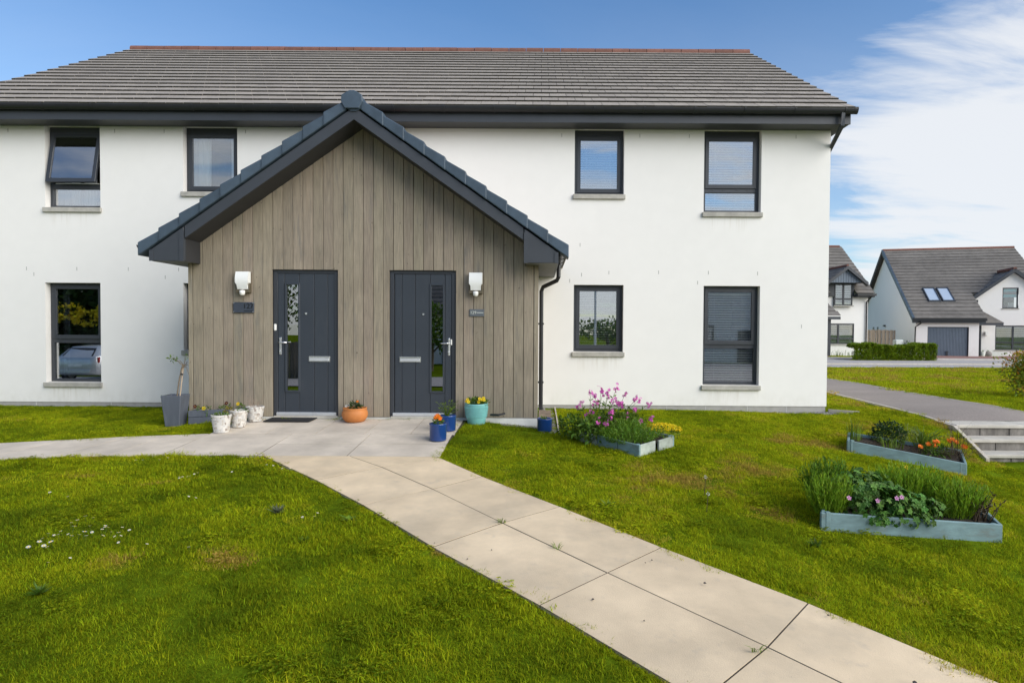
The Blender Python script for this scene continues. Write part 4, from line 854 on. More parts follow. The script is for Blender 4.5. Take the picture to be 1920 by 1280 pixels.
# dormer
dc, dz = 20.05, 5.42; dsl = lambda x: dz-.78*abs(x-dc)
d = MB(); d.box(19.2, 19.6, 40.86, 43.0, 3.7, 4.6); d.box(20.84, 20.94, 40.86, 43.0, 3.7, 4.6); d.box(19.6, 20.84, AY-.06, 43.0, 4.53, 4.6); dm = d.build('dormer', ANTH, ha)
n = 12; w_ = 2.0/n
for i in range(n):
    a, b = dc-1.0+i*w_, dc-1.0+(i+1)*w_-.02; MB().prism([(a, 4.56), (b, 4.56), (b, max(4.57, dsl(b)-.0)), (a, max(4.57, dsl(a)-.0))], 40.18, 40.22).build('dormer_board', GARAGE, dm)
MB().box(dc-1.02, dc+1.02, 40.225, 40.99, 4.56, 4.62).build('dormer_soffit', ANTH, dm)
for s in (-1, 1):
    P = [(dc, dz), (dc, dz+.22), (dc+s*1.35, dsl(dc+1.35)+.20), (dc+s*1.35, dsl(dc+1.35)-.02)]; MB().prism(P if s > 0 else P[::-1], 39.95, 40.3).build('dormer_verge', FASCIA, dm)
    q = MB()
    for r in range(5):
        t0, t1 = r/5, (r+1.1)/5; x0, x1 = dc+s*1.32*(1-t0), dc+s*1.32*(1-min(t1, 1)); z0, z1 = dsl(x0)+.24, dsl(x1)+.21
        p = [(x0, 40.0, z0-.06), (x1, 40.0, z1-.06), (x1, 43.6, z1-.06), (x0, 43.6, z0-.06)]
        if s > 0: p = [p[1], p[0], p[3], p[2]]
        q.hexa(p+[(a, b, c+.06) for a, b, c in p])
    q.build('dormer_roof', TILE_FAR, dm)
MB().tube([(dc, 40.0, dz+.24), (dc, 43.4, dz+.24)], .09, 8).build('dormer_ridge', RIDGE, dm)
# its porch
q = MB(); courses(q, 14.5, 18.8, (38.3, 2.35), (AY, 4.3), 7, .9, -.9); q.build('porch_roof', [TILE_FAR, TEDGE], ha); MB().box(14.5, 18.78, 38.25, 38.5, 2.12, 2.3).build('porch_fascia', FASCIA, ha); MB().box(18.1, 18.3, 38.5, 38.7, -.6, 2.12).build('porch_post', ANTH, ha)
# timber fence between the houses
fe = thing('fence', (23.8, 42.6, -.3), 'weathered grey timber fence between the two white houses', 'fence'); n = 15; fb_ = None
for i in range(n):
    x = 22.72+i*(24.75-22.72)/n; w_ = (24.75-22.72)/n-.012; y = 42.6+(.03 if i % 2 else 0); z1 = 1.50-.01*(i % 3) + (.0 if i < 11 else -.02)
    if i in (4,): y += .05
    MB().box(x, x+w_, y, y+.02, -.6, z1).build('fence_board', FENCE, fe)
for z in (.1, .8, 1.3): MB().box(22.72, 24.75, 42.66, 42.71, z, z+.07).build('rail', FENCE, fe)
# foliage masses
def unit(n):
    v = rng.normal(size=(n, 3)); return v/np.linalg.norm(v, axis=1)[:, None]
def leaves(m, pts, nrm, l, w, spread=.9):
    for p, n in zip(pts, nrm):
        d = Vector(n)+Vector(rng.normal(size=3))*spread; s = random.uniform(.65, 1.3); m.leaf(Vector(p), d, Vector(rng.normal(size=3)), l*s, w*s)
    return m
def blob(c, r, n, shell=.55, lump=.22, flat=None):
    u = unit(n); s = shell+(1-shell)*rng.random(n)**.6
    ph = rng.random((7, 3))*9; k = sum(np.sin(u@(ph[i]-4.5)+ph[i, 0]) for i in range(7))/7
    s = s*(1+lump*k*1.6); return np.array(c)+u*np.array(r)*s[:, None], u
hd = thing('hedge', (19.6, 33.9, -.2), 'clipped bright green hedge along the far pavement', 'hedge'); m = MB()
n = 17000; X = rng.random(n)*4.75; q = rng.random(n); Y = rng.random(n)*.9; Z = rng.random(n)*.82
face = rng.integers(0, 4, n); Y = np.where(face < 2, rng.random(n)**2*.18, Y); Z = np.where(face >= 2, .82-rng.random(n)**2*.16, Z)
lump = .06*np.sin(X*4.1)+.05*np.sin(X*9.3+1)+.03*np.sin(X*17); Z = Z*(1+.10*np.sin(X*1.9)+.04*np.sin(X*7)); Y = Y-lump*(Z/.8)
P = np.stack([17.25+X, 33.6+.07*X+Y, -.2+Z+.03*X*0], 1); NN = np.stack([np.zeros(n), np.where(face < 2, -1, -.2), np.where(face < 2, .5, 1)], 1)
leaves(m, P, NN, .105, .065); tag(m.build('foliage', L_HEDGE, hd), kind='stuff'); m = MB()
for i in range(16): x = 17.4+i*.295; m.tube([(x, 34.0+.07*(x-17.25), -.3), (x+random.uniform(-.05, .05), 34.0+.07*(x-17.25), .3)], .018, 5)
tag(m.build('stems', TWIG, hd), kind='stuff')
bs = thing('bush', (10.98, 13.3, 0), 'orange-tipped evergreen bush at the right edge of the grass', 'bush'); m = MB()
for c, r, n in (((10.93, 13.35, .52), (.78, .62, .56), 2400), ((10.80, 13.3, .78), (.5, .5, .42), 900), ((11.4, 13.4, .6), (.7, .6, .6), 900)): leaves(m, *blob(c, r, n, .35, .3), .075, .036)
tag(m.build('foliage', L_BUSH, bs), kind='stuff'); m = MB()
for c, r, n in (((10.9, 13.3, .62), (.80, .64, .60), 520),):
    p, u = blob(c, r, n, .85, .3); k = (u[:, 2] > .05) | (rng.random(n) > .75); leaves(m, p[k], u[k], .085, .034)
tag(m.build('young_leaves', L_RED, bs), kind='stuff'); m = MB()
for i in range(9): a = i*.7; m.tube([(10.98, 13.35, -.05), (10.98+.3*math.cos(a), 13.35+.3*math.sin(a), .35), (10.98+.55*math.cos(a), 13.35+.5*math.sin(a), .8)], [.03, .018, .006], 5)
m.build('branches', TWIG, bs)
sh = MB(); leaves(sh, *blob((22.75, 41.2, .18), (.42, .3, .32), 700, .4), .09, .05); tag(sh.build('shrub', L_GOLD), 'small golden shrub behind the clipped hedge beside the fence', 'shrub')
sh = MB(); leaves(sh, *blob((24.55, 41.0, .35), (.20, .2, .48), 260, .2), .12, .03); tag(sh.build('shrub', L_DARK), 'thin dark shrub beside the white box against the house', 'shrub')
o = MB().box(23.9, 24.42, 41.1, 41.5, -.3, .83).build('storage_box', mat('pale_green_box', (.55, .60, .56), .5), bevel=.04); tag(o, 'pale storage box standing beside the end of the timber fence', 'box')
for (u_, v_, r_, h_, mt, lab, shp) in ((4.88, 2.1, .17, .40, WHITEP, 'white pot by the front door of the house with the garage', 0), (5.22, 2.15, .24, .42, mat('grey_stone_pot', (.23, .21, .2), .8), 'round grey pot by the front door of the house with the garage', 1)):
    p = MBM @ Vector((u_, v_, 0)); z = -.36; prof = [(r_*.75, 0), (r_, h_), (r_*.8, h_), (0, h_*.9)] if not shp else [(r_*.6, 0), (r_, h_*.4), (r_*.9, h_*.75), (r_*.45, h_), (0, h_*.95)]
    pt = thing('plant_pot', (p.x, p.y, z), lab, 'pot'); MB().lathe(prof, (p.x, p.y, z), 14).build('pot', mt, pt, smooth=bool(shp))
    q = MB()
    for i in range(14): q.blade((p.x+random.uniform(-.06, .06), p.y, z+h_*.9), random.uniform(.08, .2), .02, random.uniform(0, 6.28), .4, .3)
    tag(q.build('foliage', L_MID, pt), kind='stuff')
m = MB()
for i in range(60): x = 18.3+random.random()*2.6; y = 39.6+random.random()*.8; m.blade((x, y, gz1(x, y)), random.uniform(.2, .55), .03, random.uniform(0, 6.28), .3, .3)
tag(m.build('border_plants', L_MID), 'loose green border plants below the window of the half-hidden house', 'plants', kind='stuff')


# ------------------------------------------------------------------ planters and their plants
def planter(name, label, C4, h, material, splits, alt=None, th=.03, low=.05, soil=.045):
    c = np.mean(np.array(C4), 0); t = thing(name, (c[0], c[1], gz1(*c)), label, 'planter', 'wooden planters on the lawn'); zs = [gz1(*p) for p in C4]
    for i in range(4):
        a, b = Vector((*C4[i], zs[i])), Vector((*C4[(i+1) % 4], zs[(i+1) % 4])); d = (b-a); n = Vector((-d.y, d.x, 0)).normalized()*th
        for k in range(splits[i]):
            s0, s1 = k/splits[i]+(.004 if k else 0), (k+1)/splits[i]-(.004 if k < splits[i]-1 else 0)
            if splits[i] > 1: j = random.uniform(-.012, .008); o2 = n*random.uniform(-.3, .3)
            else: j = 0; o2 = n*0
            if i % 2: s0 += th/d.length*1.02; s1 -= th/d.length*1.02
            p, q = a+d*s0+o2, a+d*s1+o2; Z = Vector((0, 0, 1))
            MB().hexa([tuple(p-Z*low), tuple(q-Z*low), tuple(q+n-Z*low), tuple(p+n-Z*low), tuple(p+Z*(h+j)), tuple(q+Z*(h+j*.6)), tuple(q+n+Z*(h+j*.6)), tuple(p+n+Z*(h+j))]).build('plank', alt if (alt and (i, k) in ALT) else material, t, bevel=.006)
    for p, z in zip(C4, zs):
        v = Vector((*p, 0)); w = Vector((c[0]-p[0], c[1]-p[1], 0)).normalized()*.065; v = v+w
        MB().box(v.x-.022, v.x+.022, v.y-.022, v.y+.022, z-.04, z+h+.004).build('corner_post', material, t, bevel=.004)
    m = MB(); g = 10; vs = []
    P = [Vector((*p, z+h-soil)) for p, z in zip(inset(C4, th+.003), zs)]
    for i in range(g+1):
        for k in range(g+1):
            u, v = i/g, k/g; p = P[0]*(1-u)*(1-v)+P[1]*u*(1-v)+P[2]*u*v+P[3]*(1-u)*v; e = 0 if i in (0, g) or k in (0, g) else random.uniform(-.012, .02); vs.append((p.x, p.y, p.z+e))
    m.add(vs, [(i*(g+1)+k, (i+1)*(g+1)+k, (i+1)*(g+1)+k+1, i*(g+1)+k+1) for i in range(g) for k in range(g)]); m.build('soil', SOIL, t)
    return t
ALT = {(0, 0), (1, 0), (1, 1)}
PL1 = [(.52, 8.10), (1.20, 7.27), (1.75, 7.88), (1.02, 8.72)]
planter('planter', 'pale teal plank-edged bed of magenta flowers and yellow stonecrop near the porch', PL1, .145, TEALP, (3, 2, 1, 1), PALET)
ALT = set()
PL2 = [(2.48, 5.34), (4.03, 5.28), (4.24, 5.82), (2.72, 5.88)]
planter('planter', 'long teal wooden planter of lavender and pink geranium, nearest the camera', PL2, .16, TEALP, (1, 1, 1, 1))
PL3 = [(4.12, 8.16), (5.45, 7.76), (5.68, 8.20), (4.36, 8.62)]
planter('planter', 'long teal wooden planter of orange marigolds beside the garden steps', PL3, .155, TEALP, (1, 1, 1, 1))
def flower(kind, p, s, parent, mats, d=(0, -.5, .8)):
    d = Vector(d).normalized(); t = d.orthogonal().normalized(); b = d.cross(t); m = MB(); n = {'daisy': 11, 'marigold': 14, 'pansy': 5, 'campion': 5}[kind]
    p = Vector(p)
    for i in range(n):
        a = 2*math.pi*i/n+random.uniform(-.1, .1); r = t*math.cos(a)+b*math.sin(a); w = {'daisy': .30, 'marigold': .42, 'pansy': 1.0, 'campion': .8}[kind]; cup = random.uniform(.05, .35)
        e = p+r*s+d*s*cup; side = d.cross(r).normalized()*s*w*.5
        m.add([p+r*s*.1, p+r*s*.6+side, e+side*.5, e-side*.5, p+r*s*.6-side], [(0, 4, 3, 2, 1)])
        if kind == 'marigold': e = p+r*s*.55+d*s*.35; m.add([p+d*s*.1, p+r*s*.4+side+d*s*.25, e, p+r*s*.4-side+d*s*.25], [(0, 3, 2, 1)])
    m.mi = 1
    if len(mats) > 1: c = p+d*s*.12; m.lathe([(.28*s, 0), (.2*s, .12*s), (0, .16*s)], tuple(c), 8)
    return m.build('flower', mats, parent)
def cluster(p, s, parent, mt, n=7):
    m = MB(); p = Vector(p)
    for i in range(n):
        c = p+Vector(rng.normal(size=3))*s*.5*.6+Vector((0, 0, s*.5*(i/n-.5)*2.0)); d = Vector((random.uniform(-1, 1), random.uniform(-1, .3), random.uniform(-.3, 1))).normalized(); t = d.orthogonal().normalized(); b = d.cross(t)
        for k in range(5):
            a = k*1.257; r = t*math.cos(a)+b*math.sin(a); sd = d.cross(r)*s*.16; m.add([c, c+r*s*.3+sd, c+r*s*.42+d*s*.08, c+r*s*.3-sd], [(0, 1, 2, 3)])
    return m.build('flower', mt, parent)
def plant(name, label, loc, cat='plant', group=None): return thing(name, loc, label, cat, group)
def soilz(P4, x, y, h=.11): return gz1(x, y)+h
def needle_bush(m, c, r, n, l, w, up=.7):         # upright fine stems set with needles
    for i in range(n):
        a, q = random.uniform(0, 6.28), math.sqrt(random.random()); b = Vector((c[0]+r[0]*q*math.cos(a)*.7, c[1]+r[1]*q*math.sin(a)*.7, c[2])); H = r[2]*(1-.45*q*q)*random.uniform(.7, 1.1)
        tp = b+Vector((math.cos(a)*q*r[0]*.45+random.uniform(-.03, .03), math.sin(a)*q*r[1]*.45, H)); k = max(5, int(H/.022))
        for j in range(k):
            t = .15+.85*j/k; pp = b.lerp(tp, t); d = Vector((random.uniform(-1, 1), random.uniform(-1, 1), up+random.random()*.8)).normalized(); s = d.cross(Vector(rng.normal(size=3))).normalized()*w*.5; L = l*random.uniform(.7, 1.3)
            m.add([pp-s, pp+s, pp+d*L], [(0, 1, 2)])
    return m
def blades(m, c, r, n, h, w, lean=.3, curve=.35):
    for i in range(n):
        a, q = random.uniform(0, 6.28), math.sqrt(random.random()); x, y = c[0]+r[0]*q*math.cos(a), c[1]+r[1]*q*math.sin(a)
        m.blade((x, y, c[2]), h*random.uniform(.6, 1.15), w*random.uniform(.7, 1.3), a+random.uniform(-.8, .8), lean*q*random.uniform(.5, 1.3), curve*random.uniform(.2, 1.2))
    return m
# bed 1: campion, rosemary-like bush, stonecrop
cp = plant('campion', 'tall leafy plant with magenta flower spikes in the bed by the porch', (.9, 8.15, .08)); m = MB(); fl = []
FL = [(345,345),(405,390),(485,300),(505,345),(575,330),(690,280),(805,360),(655,450),(575,395),(385,490),(430,470),(225,470),(170,535),(730,480),(770,495),(945,430),(1000,430),(935,570),(1115,490),(835,630),(625,595),(665,620),(355,600),(300,640),(440,730),(555,735),(615,680),(1160,685),(1020,715)]
st_ = MB()
for i, (fx, fy) in enumerate(FL):
    px, py = 1060+fx/7.11, 690+fy/7.11; y = 8.2+random.uniform(-.25, .3)-(.35 if fy > 660 else 0); x = (px-1011)/1150*y; z = 1.5-(py-616.5)/1150*y
    b = Vector((.75+(x-.75)*.45, 8.2+(y-8.2)*.4, .08)); mid = b.lerp(Vector((x, y, z)), .6)+Vector((random.uniform(-.02, .02), 0, .05)); st_.tube([b, mid, (x, y, z)], [.005, .004, .0025], 4)
    cluster((x, y, z), random.uniform(.045, .062), cp, F_PINK, 8)
    for k in range(5):
        t = random.uniform(.3, .95); q = b.lerp(mid, t) if t < .7 else mid.lerp(Vector((x, y, z)), (t-.7)*2); m.leaf(q, Vector((random.uniform(-1, 1), random.uniform(-1, 1), .4)), Vector(rng.normal(size=3)), .06, .022)
st_.build('stems', L_MID, cp)
leaves(m, *blob((.72, 8.1, .17), (.36, .36, .16), 620, .3, .3), .075, .038); leaves(m, *blob((1.05, 8.25, .22), (.32, .30, .14), 420, .3), .07, .035); leaves(m, *blob((.45, 8.25, .18), (.24, .26, .16), 300, .3), .06, .03); leaves(m, *blob((.80, 7.98, .16), (.26, .26, .13), 420, .3), .065, .03); leaves(m, *blob((1.0, 8.3, .3), (.45, .35, .2), 360, .1), .06, .024)
tag(m.build('foliage', L_MID, cp), kind='stuff')
m = needle_bush(MB(), (1.14, 7.66, .06), (.38, .32, .32), 600, .036, .0075, .5); tag(m.build('herb_bush', L_ROSE), 'dense needle-leaved green bush in the front corner of the bed by the porch', 'bush')
sd = plant('stonecrop', 'mat of bright yellow stonecrop spilling over the bed corner by the porch', (1.62, 7.95, .1)); m = MB()
leaves(m, *blob((1.60, 7.92, .16), (.24, .22, .07), 320, .5), .03, .018); tag(m.build('foliage', L_LIGHT, sd), kind='stuff'); m = MB()
for i in range(300):
    a, q = random.uniform(0, 6.28), math.sqrt(random.random()); x, y = 1.60+.25*q*math.cos(a), 7.90+.24*q*math.sin(a); z = .195+.06*(1-q*q)+random.uniform(0, .015)
    for k in range(3): d = Vector((random.uniform(-1, 1), random.uniform(-1, 1), random.uniform(.2, 1))); m.leaf(Vector((x, y, z)), d, Vector(rng.normal(size=3)), .022, .018)
tag(m.build('flowers', F_YEL, sd), kind='stuff')
# bed 2 (nearest): lavenders, geranium, twiggy plant, marigold
def lav(label, c, r, n, h, mt, w=.010, l=.06, spikes=True):
    m = MB()
    for i in range(n):
        a, q = random.uniform(0, 6.28), math.sqrt(random.random()); b = Vector((c[0]+r[0]*.55*q*math.cos(a), c[1]+r[1]*.55*q*math.sin(a), c[2])); H = h*random.uniform(.65, 1.1)*(1-.25*q*q)
        tp = b+Vector((r[0]*.55*q*math.cos(a)+random.uniform(-.03, .03), r[1]*.55*q*math.sin(a), H)); k = int(H/.017)
        m.add([b+Vector((.002, 0, 0)), b-Vector((.002, 0, 0)), tp], [(0, 1, 2)])
        for j in range(k):
            t = .1+.85*j/k; p = b.lerp(tp, t); d = (tp-b).normalized()+Vector((random.uniform(-.6, .6), random.uniform(-.6, .6), .2)); m.leaf(p, d, Vector(rng.normal(size=3)), l*random.uniform(.6, 1.2)*(1-.3*t), w)
    return tag(m.build('lavender', mt), label, 'lavender')
def bedz(x, y): return gz1(x, y)+.11
lav('dark green lavender clump at the back left of the nearest planter', (2.76, 5.78, bedz(2.76, 5.76)), (.27, .18, 0), 260, .42, L_ROSE)
lav('pale lavender clump at the front left of the nearest planter', (2.62, 5.50, bedz(2.62, 5.5)), (.22, .17, 0), 220, .37, L_LAV)
lav('big bright green lavender in the middle back of the nearest planter', (3.46, 5.74, bedz(3.46, 5.7)), (.36, .18, 0), 330, .43, L_LAV)
lav('bright green lavender at the right of the nearest planter', (3.84, 5.58, bedz(3.82, 5.6)), (.25, .20, 0), 230, .36, L_LAV)
ge = plant('geranium', 'leafy geranium with a few pink flowers spilling over the nearest planter', (3.1, 5.5, -.2)); m = MB()
def lobed(m, p, n, r):
    p = Vector(p); n = n.normalized(); t = n.orthogonal().normalized(); b = n.cross(t); a0 = random.uniform(0, 6.28); vs = [p]
    for i in range(10):
        a = a0+i*.6283; q = r*(1 if i % 2 == 0 else .62); vs.append(p+(t*math.cos(a)+b*math.sin(a))*q+n*r*.15*(1 if i % 2 else -.3))
    m.add(vs, [(0, i+1, (i+1) % 10+1) for i in range(10)])
for c, r, n in (((3.02, 5.48, -.04), (.38, .22, .19), 330), ((2.95, 5.66, .05), (.34, .18, .16), 200), ((3.34, 5.46, -.10), (.32, .18, .15), 220), ((3.05, 5.72, .08), (.30, .14, .13), 140), ((3.15, 5.30, -.14), (.42, .06, .06), 45)):
    P, U = blob(c, r, n, .55, .25)
    for p, u in zip(P, U): lobed(m, p, Vector(u)+Vector((0, -.2, .7))+Vector(rng.normal(size=3))*.35, random.uniform(.022, .042))
tag(m.build('foliage', L_GERAN, ge), kind='stuff')
for px, py in ((1595, 934), (1649, 939), (1685, 934), (1694, 932)): y = 5.32; flower('campion', ((px-1011)/1150*y, y-.02, 1.5-(py-618)/1150*y), .021, ge, [F_ROSE, F_PINK], (0, -1, .5))
tw = MB()
for i in range(34):
    x, y = 3.92+random.uniform(-.08, .12), 5.5+random.uniform(-.08, .12); z = bedz(x, y)-.01; e = Vector((x+random.uniform(-.12, .12), y+random.uniform(-.1, .1), z+random.uniform(.14, .30))); tw.tube([(x, y, z), (x*.5+e.x*.5+.01, y, z+.12), e], [.005, .004, .002], 4)
    for k in range(5): tw.leaf(Vector((x, y, z)).lerp(e, random.uniform(.5, 1)), Vector(rng.normal(size=3))+Vector((0, 0, .5)), Vector(rng.normal(size=3)), .045, .012)
tag(tw.build('twiggy_plant', L_HEATH), 'sparse twiggy plant at the right end of the nearest planter', 'plant')
dc_ = MB(); blades(dc_, (3.45, 5.42, bedz(3.45, 5.42)-.01), (.12, .06), 34, .20, .014, .8, .6); tag(dc_.build('leafy_plant', L_MID), 'arching strap-leaved plant at the front middle of the nearest planter', 'plant')
def stem_flower(name, label, x, y, z0, z1, s, mats, kind='marigold', d=(0, -.7, .7)):
    t = thing(name, (x, y, z0), label, 'flower'); MB().tube([(x+.02, y+.02, z0), (x, y, z1-.01)], .003, 4).build('stem', L_MID, t); flower(kind, (x, y, z1), s, t, mats, d); return t
stem_flower('marigold', 'single orange marigold above the nearest planter', 3.18, 5.9, -.18, .085, .026, [F_ORG, F_RED]); stem_flower('marigold', 'yellow-orange marigold among the lavender of the nearest planter', 3.58, 5.95, -.2, .16, .028, [F_YEL, F_ORG])
# bed 3: chives, dark shrub, heathers, silver plant, marigolds
m = MB(); blades(m, (4.32, 8.36, gz1(4.3, 8.35)+.1), (.10, .08), 60, .33, .007, .15, .12); tag(m.build('chives', L_LIGHT), 'upright clump of chives at the left end of the marigold planter', 'herb')
m = MB(); leaves(m, *blob((4.80, 8.42, gz1(4.8, 8.4)+.22), (.25, .20, .17), 900, .35, .25), .05, .022); tag(m.build('shrub', L_DARK), 'small dark green shrub in the marigold planter', 'shrub')
m = MB(); blades(m, (4.72, 8.15, gz1(4.72, 8.15)+.1), (.14, .05), 40, .20, .010, .6, .5); tag(m.build('grass_tuft', L_LIGHT), 'light green strappy tuft in front of the dark shrub in the marigold planter', 'plant')
m = needle_bush(MB(), (4.46, 8.20, gz1(4.46, 8.2)+.1), (.16, .10, .10), 60, .02, .004); tag(m.build('heather', L_HEATH), 'low brown heather between the chives and the dark shrub', 'heather')
m = needle_bush(MB(), (4.98, 8.06, gz1(4.98, 8.06)+.1), (.16, .10, .14), 90, .02, .004); tag(m.build('heather', L_HEATH), 'low brown heather in front of the silver plant', 'heather')
m = needle_bush(MB(), (5.46, 8.0, gz1(5.46, 8)+.11), (.20, .15, .24), 190, .022, .004); tag(m.build('heather', L_HEATH), 'purple-brown heather at the right end of the marigold planter', 'heather')
m = needle_bush(MB(), (5.02, 8.38, gz1(5.0, 8.4)+.1), (.20, .14, .28), 80, .022, .006); tag(m.build('silver_plant', L_SILVER), 'wispy silver plant in the middle of the marigold planter', 'plant')
m = MB(); blades(m, (5.22, 8.28, gz1(5.2, 8.3)+.1), (.12, .1), 46, .30, .022, .7, .7); tag(m.build('leafy_plant', L_LIGHT), 'broad light green leafy plant behind the marigolds', 'plant')
m = MB(); blades(m, (5.55, 8.12, gz1(5.5, 8.15)+.1), (.08, .06), 26, .50, .006, .4, .35); tag(m.build('tall_grass', L_HEATH), 'tall wispy grass stalks beside the garden steps', 'grass')
mg = plant('marigold_plant', 'low green plant under the orange marigolds in the far planter', (5.2, 8.05, -.2)); m = MB(); leaves(m, *blob((5.22, 8.06, gz1(5.2, 8.05)+.16), (.22, .12, .10), 260, .3), .05, .022); tag(m.build('foliage', L_MID, mg), kind='stuff')
for px, py in ((1745, 833), (1757, 836), (1757, 829), (1762, 828), (1783, 827), (1790, 824), (1797, 829), (1730, 838), (1814, 838), (1811, 837)):
    y = 8.05+random.uniform(-.08, .05); x = (px-1011)/1150*y; z = 1.5-(py-618.5)/1150*y; MB().tube([(x, y+.05, z-.16), (x, y, z)], .003, 4).build('stem', L_MID, mg); flower('marigold', (x, y, z), .034, mg, [F_ORG, F_ORG], (random.uniform(-.4, .4), -.7, .7))

# ------------------------------------------------------------------ pots by the porch
def mosaic_mat():
    m = mat('mosaic_tesserae', (.55, .53, .50), .6, .1, 8); nt = m.node_tree; N = nt.nodes; L = nt.links
    b = next(n for n in N if n.type == 'BSDF_PRINCIPLED'); tc = N.new('ShaderNodeTexCoord'); v = N.new('ShaderNodeTexVoronoi'); v.distance = 'CHEBYCHEV'; v.inputs['Scale'].default_value = 34; v.inputs['Randomness'].default_value = .55; L.new(tc.outputs['Object'], v.inputs['Vector'])
    bw = N.new('ShaderNodeSeparateColor'); L.new(v.outputs['Color'], bw.inputs[0]); r = N.new('ShaderNodeValToRGB'); L.new(bw.outputs[0], r.inputs[0]); e = r.color_ramp.elements
    e[0].color = (.30, .26, .23, 1); e[0].position = .0; e[1].color = (.62, .60, .56, 1); e[1].position = .30
    q = r.color_ramp.elements.new(.05); q.color = (.46, .42, .37, 1); q = r.color_ramp.elements.new(.75); q.color = (.52, .51, .49, 1); r.color_ramp.interpolation = 'CONSTANT'
    ve = N.new('ShaderNodeTexVoronoi'); ve.feature = 'DISTANCE_TO_EDGE'; ve.inputs['Scale'].default_value = 34; ve.inputs['Randomness'].default_value = .55; L.new(tc.outputs['Object'], ve.inputs['Vector'])
    bp = N.new('ShaderNodeBump'); bp.inputs['Strength'].default_value = .5; bp.inputs['Distance'].default_value = .004; mr = N.new('ShaderNodeMapRange'); mr.inputs[2].default_value = .12; L.new(ve.outputs['Distance'], mr.inputs[0]); L.new(mr.outputs[0], bp.inputs['Height']); L.new(bp.outputs[0], b.inputs['Normal']); L.new(r.outputs[0], b.inputs['Base Color'])
    return m
MOSAIC = mosaic_mat()
def pot(name, label, x, y, rt, rb_, h, mt, z=None, rim=.012, n=28, prof=None, group=None, fill=.03):
    z = gz1(x, y)+.018 if z is None else z; t = thing(name, (x, y, z), label, 'plant pot', group)
    p = prof or [(0, 0), (rb_*.96, 0), (rb_, .01), (rt-.004, h-.03), (rt, h-.026), (rt+.002, h-.004), (rt-.003, h), (rt-rim, h), (rt-rim-.002, h-.06), (0, h-.06)]
    MB().lathe(p, (x, y, z), n).build('pot', mt, t, smooth=prof is not None)
    rs = (prof and rt*.9) or rt-rim-.001; m = MB(); m.lathe([(rs, h-fill), (rs*.6, h-fill+.008), (0, h-fill+.006)], (x, y, z), 14); m.build('soil', SOIL, t); return t, z
gm = 'mosaic pots beside the left door'
t, z = pot('plant_pot', 'white mosaic pot with low green cover, frontmost of the three mosaic pots', -4.21, 8.11, .125, .095, .235, MOSAIC, rim=.014, group=gm)
m = MB(); leaves(m, *blob((-4.21, 8.11, z+.22), (.11, .11, .035), 240, .4), .03, .014); tag(m.build('low_plant', L_MID), 'low green plant in the frontmost mosaic pot', 'plant')
t, z = pot('plant_pot', 'white mosaic pot with yellow trailing plant, middle of the three mosaic pots', -4.13, 8.42, .118, .085, .23, MOSAIC, rim=.014, group=gm)
m = MB(); leaves(m, *blob((-4.22, 8.34, z+.19), (.075, .06, .09), 260, .5), .028, .014); tag(m.build('trailing_plant', L_GOLD), 'golden trailing plant hanging over the middle mosaic pot', 'plant')
m = MB(); leaves(m, *blob((-4.08, 8.43, z+.22), (.07, .07, .03), 80, .4), .03, .012); tag(m.build('low_plant', L_MID), 'small green plant in the middle mosaic pot', 'plant')
t, z = pot('plant_pot', 'greyish mosaic pot with dry stems, beside the left door frame', -4.07, 8.78, .122, .088, .215, MOSAIC, rim=.014, group=gm)
m = MB()
for i in range(26): a = random.uniform(0, 6.28); x, y = -4.07+.06*math.cos(a), 8.78+.05*math.sin(a); e = (x+random.uniform(-.1, .1), y+random.uniform(-.05, .05), z+.21+random.uniform(.04, .17)); m.tube([(x, y, z+.19), e], [.002, .0012], 3); m.leaf(Vector(e), Vector(rng.normal(size=3)), Vector((0, 0, 1)), .018, .01)
tag(m.build('dry_plant', mat('dry_stem', (.33, .25, .19), .9, .2, 9)), 'dry pinkish stems in the mosaic pot by the left door', 'plant')
op = [(0, 0), (.12, 0), (.135, .008), (.168, .05), (.183, .10), (.176, .145), (.162, .172), (.165, .178), (.170, .190), (.166, .198), (.152, .198), (.148, .15), (0, .15)]
t, z = pot('plant_pot', 'round orange terracotta bowl between the two doors', -2.64, 8.78, .165, .12, .198, ORANGE, prof=op, n=36)
m = MB(); leaves(m, *blob((-2.64, 8.78, z+.225), (.09, .08, .055), 230, .2), .05, .012); tag(m.build('small_plant', L_DARK), 'dark green plant in the orange terracotta bowl', 'plant')
t = thing('pansy', (-2.74, 8.76, z+.18), 'small white pansy at the left of the orange bowl', 'flower'); flower('pansy', (-2.745, 8.74, z+.225), .022, t, [F_WHITE, F_YEL], (-.2, -.8, .5)); flower('pansy', (-2.72, 8.75, z+.232), .018, t, [F_WHITE, F_YEL], (.2, -.8, .5)); MB().tube([(-2.735, 8.77, z+.16), (-2.74, 8.75, z+.225)], .003, 4).build('stem', L_MID, t)
stem_flower('marigold', 'small orange flower at the top of the plant in the terracotta bowl', -2.60, 8.77, z+.2, z+.285, .02, [F_ORG, F_ORG])
tp = [(0, 0), (.118, 0), (.125, .01), (.150, .12), (.160, .20), (.167, .285), (.170, .292), (.167, .30), (.155, .30), (.150, .25), (0, .25)]
t, z = pot('plant_pot', 'turquoise glazed pot of yellow pansies right of the doors', -.90, 8.82, .167, .12, .30, TEALG, z=gz1(-.9, 8.82)+.0, prof=tp, n=40, fill=.02)
m = MB(); c = (-.90, 8.82, z)
